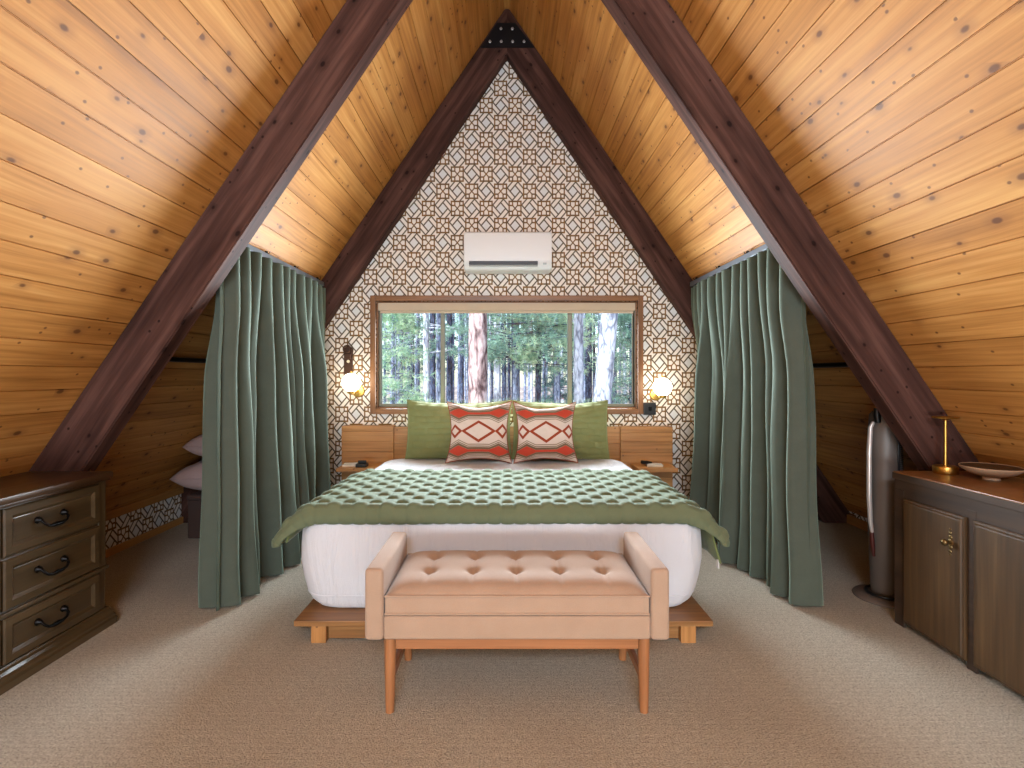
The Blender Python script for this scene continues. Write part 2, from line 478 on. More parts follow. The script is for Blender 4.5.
bm = newbm(); prism(bm, [(-0.03, ZR - 0.035), (0.03, ZR - 0.035), (0.0, ZR + 0.02)], lambda p, q, t: (p, t, q), YF, YB)
struct('trim_1', bm, 'pine', 'narrow pine ridge board where the two slopes meet', 'ridge trim', grain=(0, 1, 0))
# gable walls with a window opening
def gable(name, y0, y1, wx0, wx1, wz0, wz1, mat, label, zb=0.0):
    bm = newbm(); v = {}
    def V(x, z):
        k = (round(x, 4), round(z, 4))
        if k not in v: v[k] = bm.verts.new((x, y0, z))
        return v[k]
    e = 0.05
    xs = 3.1; fs = []
    rz = lambda x: roofz(x) + e
    fs.append(bm.faces.new([V(-xs, zb), V(wx0, zb), V(wx0, wz0), V(wx0, wz1), V(wx0, rz(wx0)), V(-xs, max(rz(xs), zb) + 0.01)]))
    fs.append(bm.faces.new([V(wx1, zb), V(xs, zb), V(xs, max(rz(xs), zb) + 0.01), V(wx1, rz(wx1)), V(wx1, wz1), V(wx1, wz0)]))
    fs.append(bm.faces.new([V(wx0, zb), V(wx1, zb), V(wx1, wz0), V(wx0, wz0)]))
    fs.append(bm.faces.new([V(wx0, wz1), V(wx1, wz1), V(wx1, rz(wx1)), V(0, ZR + e), V(wx0, rz(wx0))]))
    r = bmesh.ops.extrude_face_region(bm, geom=fs)
    for q in r['geom']:
        if isinstance(q, bmesh.types.BMVert): q.co.y = y1
    return struct(name, bm, mat, label, 'wall', uvf=lambda c: (c.x, c.z))
WX0, WX1, WZ0, WZ1 = -1.17, 1.165, 0.99, 1.95
gable('wall_back', YB, YB + 0.16, WX0, WX1, WZ0, WZ1, 'wallpaper', 'triangular gable wall papered in a brown and white lattice pattern')
gable('wall_front', YF, YF - 0.16, -0.8, 0.8, 2.72, 3.3, 'trimwood', 'plain gable wall behind the viewer, its openings added for fill light', zb=0.56)  # high hole and low gap made up to let the added rear lamps in
# knee walls
bm = newbm(); box(bm, XL - 0.1, XL, YF, YB, 0.0, 0.32)
struct('wall_left', bm, 'wallpaper', 'low lattice-papered knee wall under the left slope', 'knee wall', uvf=lambda c: (c.y, c.z + 0.08))
bm = newbm(); box(bm, XRR, XRR + 0.1, YF, YB, 0.0, 0.13)
struct('wall_right', bm, 'wallpaper', 'very low knee wall under the right slope', 'knee wall', uvf=lambda c: (c.y, c.z))
bm = newbm(); box(bm, XL, XL + 0.018, YF, YB, 0.0, 0.055, 0.003)
struct('baseboard_left', bm, 'trimwood', 'narrow pine baseboard under the left knee wall', 'baseboard', grain=(0, 1, 0))
bm = newbm(); box(bm, XL, XL + 0.02, YF, YB, 0.262, 0.325, 0.003)
struct('trim_2', bm, 'trimwood', 'pine trim strip along the top of the left knee wall', 'wall trim', grain=(0, 1, 0))
bm = newbm(); box(bm, XRR - 0.018, XRR, YF, YB, 0.0, 0.075, 0.003)
struct('baseboard_right', bm, 'trimwood', 'narrow pine baseboard along the right edge of the carpet', 'baseboard', grain=(0, 1, 0))

# rafters
DEP = 0.236 * NRM                   # vertical depth of the timber
def rafter(name, sg, y0, y1, label):
    zin = ZR - DEP; xe = 3.0
    poly = [(0.0, ZR - 0.004), (0.0, zin)]
    poly += [(zin / K, 0.0), (min(ZR / K, XRR if sg > 0 else -XL), 0.0)]
    xk = XRR if sg > 0 else -XL
    poly += [(xk, roofz(xk) - 0.004)]
    bm = newbm(); prism(bm, poly, lambda p, q, t: (sg * p, t, q), y0, y1)
    bmesh.ops.recalc_face_normals(bm, faces=bm.faces[:])
    es = [e for e in bm.edges if abs(e.verts[0].co.y - e.verts[1].co.y) < 1e-6 and e.calc_length() > 2.0]
    bmesh.ops.bevel(bm, geom=es, offset=0.006, segments=2, affect='EDGES')
    return struct(name, bm, 'beam', label, 'roof beam', grain=(sg * 1.0, 0, -K))
YR, TH = 2.707, 0.11
rafter('roof_beam_1', -1, YR, YR + TH, 'dark-stained timber roof beam rising from behind the dresser')
rafter('roof_beam_2', 1, YR, YR + TH, 'dark-stained timber roof beam rising from behind the cabinet')
rafter('roof_beam_3', -1, YB - TH, YB - 0.001, 'dark-stained timber beam edging the lattice gable wall on the left')
rafter('roof_beam_4', 1, YB - TH, YB - 0.001, 'dark-stained timber beam edging the lattice gable wall on the right')

# gusset plate bolted over the back apex
gy = YB - TH
g = thing('gusset_plate', 'black steel gusset plate bolted over the apex of the gable beams', 'metal plate', (0, gy, 0))
bm = newbm()
pt = [(PX(480.5, gy), PZ(48, gy)), (PX(534.5, gy), PZ(48, gy)), (PX(515, gy), PZ(23.4, gy)), (PX(497, gy), PZ(23.4, gy))]
prism(bm, pt, lambda p, q, t: (p, t, q), -0.008, -0.0005)
obj('plate', bm, 'black', g)
for bx, by in ((501, 29.4), (512.4, 29.4), (490, 42.2), (501.3, 42.2), (512.6, 42.2), (524, 42.2)):
    bm = newbm()
    lathe(bm, [(0.0, 0.0), (0.013, 0.0), (0.013, 0.004), (0.009, 0.006), (0.009, 0.012), (0.0, 0.013)], 6,
          Matrix.Translation((PX(bx, gy), -0.008, PZ(by, gy))) @ Matrix.Rotation(R(90), 4, 'X'))
    obj('bolt', bm, 'bolt', g)

# ================================================================== WINDOW
wroot = bpy.data.objects.new('window_1', None); COL.objects.link(wroot); wroot.location = (0, YB, WZ0)
tag(wroot, 'wide three-pane window with oak casing looking out on pine forest', 'window', kind='structure')
def W(name, bm, mat, **kw): return obj(name, bm, mat, wroot, loc=(0, -YB, -WZ0), **kw)
cw = 0.048
for nm, a in (('casing', (WX0 - cw, WX0, WZ0 - cw, WZ1 + cw)), ('casing', (WX1, WX1 + cw, WZ0 - cw, WZ1 + cw)),
              ('casing', (WX0, WX1, WZ1, WZ1 + cw)), ('sill', (WX0, WX1, WZ0 - cw, WZ0))):
    bm = newbm(); box(bm, a[0], a[1], YB - 0.022, YB + 0.02, a[2], a[3], 0.004)
    W(nm, bm, 'casing', grain=(0, 0, 1) if a[3] - a[2] > 0.5 else (1, 0, 0))
bm = newbm()      # reveal lining
for a in ((WX0, WX0 + 0.012, WZ0, WZ1), (WX1 - 0.012, WX1, WZ0, WZ1), (WX0 + .012, WX1 - .012, WZ1 - 0.012, WZ1), (WX0 + .012, WX1 - .012, WZ0, WZ0 + 0.012)):
    box(bm, a[0], a[1], YB + 0.02, YB + 0.16, a[2], a[3])
W('reveal', bm, 'casing', grain=(1, 0, 0))
GY = YB + 0.09
gx0, gx1 = PX(381.7, GY), PX(636.5, GY); gz0 = PZ(403.8, GY)
bm = newbm()
fx0, fx1, fz0, fz1 = WX0 + .012, WX1 - .012, WZ0 + .012, WZ1 - .012
box(bm, fx0, gx0, GY - 0.03, GY + 0.03, fz0, fz1, 0.004); box(bm, gx1, fx1, GY - 0.03, GY + 0.03, fz0, fz1, 0.004)
box(bm, gx0, gx1, GY - 0.03, GY + 0.03, fz0, gz0, 0.004); box(bm, gx0, gx1, GY - 0.03, GY + 0.03, fz1 - 0.04, fz1, 0.004)
W('sash_frame', bm, 'alu')
mul = []
for p0, p1 in ((441, 445), (567.5, 571.7)):
    bm = newbm(); box(bm, PX(p0, GY), PX(p1, GY), GY - 0.035, GY + 0.03, gz0, fz1 - 0.04, 0.004); W('mullion', bm, 'alu')
    mul += [PX(p0, GY), PX(p1, GY)]
for a, b in ((gx0, mul[0]), (mul[1], mul[2]), (mul[3], gx1)):
    bm = newbm(); box(bm, a, b, GY - 0.003, GY + 0.003, gz0, fz1 - 0.04); W('pane', bm, 'glass')
# roller blind
bl = thing('roller_blind', 'rolled-up taupe roller blind across the top of the forest window', 'blind', (0, YB + 0.03, 1.87))
bm = newbm(); zb = PZ(310.5, YB); box(bm, WX0 + 0.016, WX1 - 0.016, -0.026, 0.02, zb - 1.87, WZ1 - 0.014 - 1.87, 0.008); obj('cassette', bm, 'blind', bl)
bm = newbm(); box(bm, WX0 + 0.03, WX1 - 0.03, -0.012, 0.002, zb - 0.022 - 1.87, zb - 0.001 - 1.87, 0.004); obj('bottom_bar', bm, 'blind', bl)

# ================================================================== AIR CONDITIONER
ac = thing('wall_mounted_air_conditioner', 'white split air conditioner mounted high on the lattice wall', 'air conditioner', (0, YB, 2.2))
ya = 4.40
x0, x1 = PX(463.8, ya), PX(551.8, ya)
zt, zf, zb2 = PZ(231, ya), PZ(261, ya), PZ(270.2, 4.46)
poly = [(0.0, zt - 2.2 - 0.01), (-0.02, zt - 2.2), (-0.17, zt - 2.2), (-0.195, zt - 2.2 - 0.012), (-0.2, zt - 2.2 - 0.04), (-0.203, zf - 2.2 + 0.03), (-0.2, zf - 2.2), (-0.17, zb2 - 2.2 + 0.012), (-0.14, zb2 - 2.2), (0.0, zb2 - 2.2 - 0.005)]
bm = newbm(); prism(bm, poly, lambda p, q, t: (t, p, q), x0, x1)
bmesh.ops.bevel(bm, geom=[e for e in bm.edges if abs(e.verts[0].co.x - e.verts[1].co.x) < 1e-6], offset=0.008, segments=3, affect='EDGES')
obj('body', bm, 'whiteplastic', ac, smooth=40)
bm = newbm(); sx0, sx1 = PX(469, ya), PX(537.8, ya)
zs1, zs0 = PZ(261.2, ya) - 2.2, PZ(264.6, ya) - 2.2
box(bm, sx0, sx1, -0.2045, -0.195, zs0, zs1 + 0.001, 0.001)
obj('outlet_slot', bm, 'blackplastic', ac)
bm = newbm(); box(bm, sx0, sx1, -0.203, -0.185, zs0 - 0.014, zs0 - 0.004, 0.003); obj('louvre', bm, simple('grey_louvre', rgb(150, 155, 152), 0.4), ac)
bm = newbm(); box(bm, PX(543, ya), PX(546.5, ya), -0.205, -0.198, zs0, zs0 + 0.016, 0.001); obj('display', bm, simple('grey_display', rgb(170, 178, 182), 0.3), ac)

# ================================================================== SCONCES AND WALL FITTINGS
def sconce(pxp, pyp, pxg, pyg, label):
    X = PX(pxp, YB); zp = PZ(pyp, YB); d = 4.385; zg = PZ(pyg, d); xg = PX(pxg, d)
    s = thing('wall_sconce', label, 'wall lamp', (X, YB, zp))
    bm = newbm(); lathe(bm, [(0, 0), (0.056, 0), (0.056, 0.008), (0.05, 0.016), (0.02, 0.02), (0.0, 0.021)], 32, Matrix.Rotation(R(90), 4, 'X'))
    obj('backplate', bm, 'brass', s, smooth=40)
    gx, gyy, gz = xg - X, d - YB, zg - zp
    bm = newbm()
    tube(bm, [(0, -0.02, 0), (0, -0.07, -0.004), (gx * .3, gyy * .55, -0.012), (gx * .7, gyy * .85, -0.02), (gx, gyy, -0.015), (gx, gyy, gz - 0.078)], 0.0085, 12)
    obj('arm', bm, 'brass', s, smooth=60)
    bm = newbm(); lathe(bm, [(0, -0.012), (0.03, -0.012), (0.034, 0.0), (0.034, 0.012), (0.0, 0.012)], 24, Matrix.Translation((gx, gyy, gz - 0.080)))
    obj('cup', bm, 'brass', s, smooth=40)
    bm = newbm(); bmesh.ops.create_uvsphere(bm, u_segments=32, v_segments=20, radius=0.0785, matrix=Matrix.Translation((gx, gyy, gz)))
    obj('globe', bm, 'globe', s, smooth=180)
    bm = newbm(); lathe(bm, [(0, 0), (0.009, 0), (0.006, 0.008), (0.009, 0.016), (0.0, 0.024)], 12, Matrix.Translation((gx, gyy, gz + 0.0775)))
    obj('finial', bm, 'brass', s, smooth=60)
sconce(358.5, 391, 351.2, 382.6, 'lit white globe wall lamp with brass arm, below the dark wall plate')
sconce(655.6, 394.3, 662.4, 387.0, 'lit white globe wall lamp with brass arm, above the black wall outlet')
wp = thing('wall_plate', 'dark bronze wall plate with round top above a lit globe lamp', 'wall plate', (PX(348.7, YB), YB, PZ(362, YB)))
bm = newbm(); hw = 0.038
outl = [(-hw, -0.11), (hw, -0.11), (hw, 0.07)] + [(hw * 1.15 * math.cos(R(a)), 0.07 + 0.03 + 0.04 * math.sin(R(a))) for a in range(0, 181, 20)] + [(-hw, 0.07)]
prism(bm, outl, lambda p, q, t: (p, t, q), -0.014, -0.0005); obj('plate', bm, 'bronze', wp)
bm = newbm(); tube(bm, [(-0.008 + 0.03 * math.cos(R(a)), -0.03, 0.115 + 0.03 * math.sin(R(a))) for a in range(0, 360, 20)], 0.008, 8, closed=True); obj('ring', bm, 'bronze', wp, smooth=60)
bm = newbm(); box(bm, -0.03, 0.03, -0.034, -0.014, 0.03, 0.075, 0.008); obj('latch', bm, 'bronze', wp)
bm = newbm(); lathe(bm, [(0, 0), (0.014, 0), (0.013, 0.006), (0.0, 0.008)], 20, Matrix.Translation((0, -0.014, 0.005)) @ Matrix.Rotation(R(90), 4, 'X')); obj('button', bm, 'paper', wp, smooth=40)
ou = thing('wall_outlet', 'square black outlet plate on the lattice wall below the window corner', 'outlet', (PX(649, YB), YB, PZ(408.5, YB)))
bm = newbm(); box(bm, -0.055, 0.055, -0.03, -0.0005, -0.055, 0.055, 0.006); obj('faceplate', bm, 'blackplastic', ou)
bm = newbm(); box(bm, -0.016, 0.016, -0.036, -0.03, -0.02, 0.02, 0.003); obj('socket', bm, 'blackmetal', ou)

# ================================================================== CLOSET RODS
def rod(x, z, label):
    t = thing('closet_rod', label, 'hanging rod', (x, 3.6, z))
    bm = newbm(); tube(bm, [(0, YR + TH - 3.6 + 0.006, 0), (0, YB - TH - 3.6 - 0.006, 0)], 0.016, 14); obj('rod', bm, 'blackmetal', t, smooth=60)
    for yy in (YR + TH - 3.6 + 0.001, YB - TH - 3.6 - 0.013):
        bm = newbm(); lathe(bm, [(0, 0), (0.03, 0), (0.03, 0.006), (0.02, 0.012), (0, 0.012)], 20, Matrix.Translation((0, yy + 0.012, 0)) @ Matrix.Rotation(R(90), 4, 'X')); obj('flange', bm, 'blackmetal', t, smooth=40)
rod(-2.03, 1.385, 'black closet rod running along the slope behind the curtain near the dresser')
rod(2.03, 1.352, 'black closet rod running along the slope behind the curtain near the cabinet')

# ================================================================== CURTAINS
def curtain(sg, label, tlabel, seed, edge_out):
    rr = random.Random(seed)
    y0, y1 = YR + TH + 0.025, YB - TH - 0.02
    xt = 1.60; ztop = 2.044
    tr = thing('curtain_track', tlabel, 'curtain track', (sg * xt, y0, ztop + 0.03))
    bm = newbm(); box(bm, -0.014, 0.014, 0.004, y1 - y0 - 0.004, -0.016, 0.022, 0.003); obj('rail', bm, 'rail', tr)
    for ye in (0.0, y1 - y0 - 0.004):
        bm = newbm(); box(bm, -0.016, 0.016, ye, ye + 0.004, -0.018, 0.024, 0.001); obj('end_cap', bm, 'black', tr)
    nb = 4
    for i in range(nb):
        yy = 0.12 + i * (y1 - y0 - 0.24) / (nb - 1)
        bm = newbm(); box(bm, -0.008, 0.008, yy - 0.008, yy + 0.008, 0.016, 0.040, 0.002)
        tube(bm, [(sg * -0.004, yy, 0.022), (sg * -0.02, yy, 0.024), (sg * -0.024, yy, 0.036)], 0.003, 6)
        obj('bracket', bm, 'blackmetal', tr)
    NP = 13 if edge_out else 12
    # pleat centres, irregular
    cs = [0.0]
    for i in range(NP): cs.append(cs[-1] + rr.uniform(0.7, 1.3) * (0.75 if i < 2 else 1.0))
    cs = [c / cs[-1] for c in cs]
    amp = [rr.uniform(0.6, 1.25) for _ in cs]
    def phase(t):
        for i in range(NP):
            if t <= cs[i + 1] + 1e-9:
                return i + (t - cs[i]) / (cs[i + 1] - cs[i]), i
        return NP, NP - 1
    H = ztop - 0.012
    def shape(t, w):                 # w: 0 top .. 1 bottom
        ph, i = phase(t); fr = ph - int(ph) if ph < NP else 1.0
        c = math.cos(2 * math.pi * ph)
        a = amp[i] * (1 - fr) + amp[min(i + 1, NP)] * fr
        pinch = (0.5 + 0.5 * c) ** 2.0 * 0.095 - 0.02
        wave = (0.5 + 0.5 * c) ** 1.5 * 0.185 * a - 0.06
        wave += 0.022 * (a - 0.4) * math.cos(4 * math.pi * ph + 1.9 * i + 1.5 * w)
        drift = 0.018 * math.sin(5.1 * t + seed + 2.2 * w)
        k = min(1.0, max(0.0, (w - 0.05) / 0.35)); k = k * k * (3 - 2 * k)
        fade = 1.0 - 0.75 * min(1.0, max(0.0, (t - 0.82) / 0.18)) - 0.8 * max(0.0, (0.035 - t) / 0.035)
        off = (pinch * (1 - k) + wave * k * (0.75 + 0.4 * w) + drift * k) * fade
        side = math.sin(2 * math.pi * ph) * (0.030 - 0.004 * k)
        yy = y0 + t * (y1 - y0) + side
        q_ = min(1.0, max(0.0, (w - 0.16) / 0.22)); yy -= (1 - t) ** 2 * 0.055 * q_ * q_ * (3 - 2 * q_)
        yy += 0.008 * math.sin(9 * w + 6 * t + seed) * k
        x = xt - off                 # towards the bed
        if edge_out: x += 0.02 + 0.075 * t * t * k
        if edge_out and t < 0.06:
            q = (0.06 - t) / 0.06
            x += 0.10 * q * (0.4 + 0.6 * w); yy += 0.07 * q * w
        x += 0.004 * math.sin(23 * t + 14 * w)
        return Vector((sg * x, yy, ztop - H * w + 0.0))
    c = thing('curtain', label, 'curtain', (sg * xt, y0, 0.012))
    off = Vector((sg * xt, y0, 0.012))
    bm = newbm(); grid(bm, 331, 8, lambda u, v: shape(u, v * 0.055) - off); o = obj('heading', bm, 'curtain', c, smooth=180, recalc=False)
    md = o.modifiers.new('thick', 'SOLIDIFY'); md.thickness = 0.003; md.use_rim = False
    bm = newbm(); grid(bm, 331, 46, lambda u, v: shape(u, 0.055 + v * 0.905) - off); o = obj('drape', bm, 'curtain', c, smooth=180, recalc=False)
    md = o.modifiers.new('thick', 'SOLIDIFY'); md.thickness = 0.003; md.use_rim = False
    bm = newbm(); grid(bm, 331, 5, lambda u, v: shape(u, 0.96 + v * 0.04) - off); o = obj('hem', bm, 'curtain', c, smooth=180, recalc=False)
    md = o.modifiers.new('thick', 'SOLIDIFY'); md.thickness = 0.003; md.use_rim = False
curtain(-1, 'long pleated green velvet curtain between the dresser and the bed', 'metal curtain track above the curtain near the dresser', 3, False)
curtain(1, 'long pleated green velvet curtain between the bed and the tower fan', 'metal curtain track above the curtain near the tower fan', 8, True)

# ================================================================== BED
BX = -0.017
bed = thing('platform_bed', 'low honey-wood platform bed with plank headboard and built-in bedside shelves', 'bed', (BX, 2.47, 0))
bm = newbm(); box(bm, -1.006, 1.006, 0.0, 2.02, 0.083, 0.11, 0.003); obj('platform', bm, 'platform', bed, grain=(1, 0, 0))
for sx in (-1, 1):
    for yy in (0.0, 1.9):
        bm = newbm(); xa = 0.89
        box(bm, sx * xa - 0.036, sx * xa + 0.036, yy + 0.006, yy + 0.09, 0.0, 0.083, 0.003); obj('leg', bm, 'bedwood', bed, grain=(0, 0, 1))
bm = newbm(); box(bm, -0.85, 0.85, 0.03, 0.055, 0.012, 0.083, 0.002); obj('rail', bm, 'platform', bed, grain=(1, 0, 0))
for sx in (-1, 1):
    bm = newbm(); box(bm, sx * 0.88 - 0.012, sx * 0.88 + 0.012, 0.09, 1.9, 0.012, 0.083, 0.002); obj('rail', bm, 'platform', bed, grain=(0, 1, 0))
def planks(x0, x1, y0, y1, zs):
    bm = newbm()
    for a, b in zip(zs, zs[1:]): box(bm, x0, x1, y0, y1, a, b - 0.0015, 0.0025)
    return bm
zz = [0.10, 0.25, 0.40, 0.53, 0.62, 0.715, 0.80, 0.846]
obj('headboard_panel', planks(-0.99 - BX + 0.001, 0.99 - BX - 0.001, 2.045, 2.11, [0.1, 0.35, 0.54, 0.69, 0.835]), 'bedwood', bed, grain=(1, 0, 0))
obj('headboard_wing', planks(-1.443 - BX, -0.99 - BX, 2.02, 2.12, zz), 'bedwood', bed, grain=(1, 0.003, 0))
obj('headboard_wing', planks(0.99 - BX, 1.445 - BX, 2.02, 2.12, [z - 0.008 for z in zz]), 'bedwood', bed, grain=(1, 0.004, 0))
for sx in (-1, 1):
    bm = newbm(); box(bm, min(sx * 1.08, sx * 1.41) - BX, max(sx * 1.08, sx * 1.41) - BX, 1.77, 2.019, 0.49, 0.52, 0.003)
    obj('bedside_shelf', bm, 'bedwood', bed, grain=(1, 0.002, 0))

# mattress with fitted sheet
mt = thing('mattress', 'thick mattress in a white wrinkled sheet on the wooden platform bed', 'mattress', (-0.03, 2.56, 0.11))
def rr_loop(hx, y0, y1, rad, n=10):
    pts = []
    for cx, cy, a0 in ((hx - rad, y0 + rad, -90), (hx - rad, y1 - rad, 0), (-hx + rad, y1 - rad, 90), (-hx + rad, y0 + rad, 180)):
        for k in range(n + 1):
            a = R(a0 + 90 * k / n); pts.append((cx + rad * math.cos(a), cy + rad * math.sin(a)))
    # densify straight runs
    out = []
    for i, p in enumerate(pts):
        q = pts[(i + 1) % len(pts)]; L = math.hypot(q[0] - p[0], q[1] - p[1]); m_ = max(1, int(round(L / 0.035)))
        for k in range(m_): out.append((p[0] + (q[0] - p[0]) * k / m_, p[1] + (q[1] - p[1]) * k / m_))
    return out
bm = newbm()
lv = [(0.001, 0.11), (0.012, 0.075), (0.04, 0.048), (0.09, 0.028), (0.16, 0.012), (0.24, 0.0), (0.31, 0.0), (0.38, 0.004), (0.425, 0.014), (0.446, 0.035), (0.459, 0.07), (0.463, 0.12)]
rings = []
base = rr_loop(1.035, 0.0, 1.915, 0.13)
for z, ins in lv:
    ring = []
    for (x, y) in base:
        cxx, cyy = x, y
        # move towards the inside by ins
        ix = x * (1.0 - ins) / 1.0; iy = 0.9575 + (y - 0.9575) * (0.9575 - ins * 0.45) / 0.9575
        p = Vector((ix, iy, z))
        nn = noise.noise(Vector((x * 5.0, y * 5.0, z * 2.2))) * 0.007 + noise.noise(Vector((x * 17.0, y * 17.0, z * 3.0))) * 0.003
        d = Vector((x, y - 0.9575, 0)).normalized()
        if 0.02 < z < 0.46: p += d * nn
        ring.append(bm.verts.new(p))
    rings.append(ring)
for A, B in zip(rings, rings[1:]):
    n = len(A)
    for k in range(n): bm.faces.new((A[k], A[(k + 1) % n], B[(k + 1) % n], B[k]))
bm.faces.new(rings[-1]); bm.faces.new(rings[0][::-1])
obj('mattress_cover', bm, 'sheet', mt, smooth=50)
bm = newbm()
def mp(z, ins, k):
    x, y = base[k % len(base)]
    return (x * (1.0 - ins), 0.9575 + (y - 0.9575) * (0.9575 - ins * 0.45) / 0.9575, z)
tube(bm, [mp(0.075, 0.0325, k) for k in range(len(base))], 0.004, 6, closed=True); obj('piping', bm, 'sheet', mt, smooth=60)

# quilt
QX = -0.03
def qprof(s):                        # s signed arc length from the centre line; -> x, z, normal
    sg = 1 if s >= 0 else -1; a = abs(s)
    flat, rad, ang = 0.90, 0.22, R(49 if sg < 0 else 47)
    if a <= flat: return s, 0.636, Vector((0, 0, 1))
    t = (a - flat) / rad
    if t <= ang:
        return sg * (flat + rad * math.sin(t)), 0.636 - rad * (1 - math.cos(t)), Vector((sg * math.sin(t), 0, math.cos(t)))
    l = a - flat - rad * ang; le = 0.105
    if l > le:                       # rolled edge
        r2 = 0.06; t2 = min((l - le) / r2, R(60)); a2 = ang + t2
        bx = flat + rad * math.sin(ang) + le * math.cos(ang); bz = 0.636 - rad * (1 - math.cos(ang)) - le * math.sin(ang)
        return sg * (bx + r2 * (math.sin(a2) - math.sin(ang))), bz - r2 * (math.cos(ang) - math.cos(a2)), Vector((sg * math.sin(a2), 0, math.cos(a2)))
    return sg * (flat + rad * math.sin(ang) + l * math.cos(ang)), 0.636 - rad * (1 - math.cos(ang)) - l * math.sin(ang), Vector((sg * math.sin(ang), 0, math.cos(ang)))
QB = 3.53
def qpt(s, v, puff=True):
    """v: 0 back edge ... metres towards the foot"""
    x, z, n = qprof(s)
    flatv = QB - 2.60; rad = 0.050
    f = Vector((0, -1, 0))
    wob = 0.012 * noise.noise(Vector((s * 2.2, 0.3, 1.7)))
    if v <= flatv:
        y = QB - v; P = Vector((x, y, z)); N = n
    else:
        t = (v - flatv) / rad; tt = min(t, R(130)) * (1.0 - 0.32 * min(1.0, max(0.0, (abs(s) - 1.0) / 0.15)))
        y = QB - flatv - rad * math.sin(tt); P = Vector((x, y, z)) - n * (rad * (1 - math.cos(tt))); N = n * math.cos(tt) + f * math.sin(tt)
    P.y += wob * min(1.0, v / flatv)
    if puff:
        cw_, cl_ = 0.067, 0.082
        i = math.floor(s / cw_); j = math.floor(v / cl_)
        fu = s / cw_ - i; fv = v / cl_ - j
        hgt = (math.sin(math.pi * fu) ** 0.35) * (math.sin(math.pi * fv) ** 0.4)
        k = 1.0 if (i + j) % 2 == 0 else 0.30
        if v > flatv + 0.03: k = 0.5
        P += N * (hgt * 0.017 * k * min(1.0, max(0.25, (SL - abs(s)) / 0.08)))
        P.z += 0.006 * noise.noise(Vector((s * 3.0, v * 3.0, 4.0)))
    return P
SL = 0.90 + 0.22 * R(48) + 0.105 + 0.06 * R(58)
VL = QB - 2.60 + 0.050 * R(130)
qo = Vector((QX, 2.56, 0.59))
q = thing('quilt', 'sage green velvet quilt with puffed checker stitching folded across the foot of the bed', 'quilt', qo)
bm = newbm()
def qmap(u, v):
    s = (u * 2 - 1) * SL
    # the loose sides swing a little further out towards the foot
    P = qpt(s, v * VL)
    return Vector((P.x, P.y, P.z)) - Vector((0, 2.56, 0.59))
grid(bm, 341, 149, qmap)
o = obj('quilted_top', bm, 'quilt', q, smooth=180)
md = o.modifiers.new('thick', 'SOLIDIFY'); md.thickness = 0.042; md.offset = -1.0
if o.data.polygons[len(o.data.polygons) // 2].normal.z < 0: md.offset = 1.0
# folded-under layer seen at the sides
def under(sg, zlow, flare, y0, y1):
    bm = newbm()
    def f(u, v):
        z = 0.575 - v * (0.575 - zlow)
        x = sg * (1.05 + flare * v ** 1.5 + 0.006 * math.sin(8 * u + 3 * v))
        return Vector((x, y0 + (y1 - y0) * u - 0.02 * v, z + 0.01 * math.sin(5 * u))) - Vector((0, 2.56, 0.59))
    grid(bm, 24, 12, f); o = obj('lining', bm, 'lining', q, smooth=180)
    o.modifiers.new('thick', 'SOLIDIFY').thickness = 0.008
under(1, 0.345, 0.055, 2.60, 2.95)
under(-1, 0.45, 0.03, 2.60, 2.95)
bm = newbm(); box(bm, 1.092, 1.096, 0.028, 0.055, -0.275, -0.215); obj('care_tag', bm, 'tag', q)

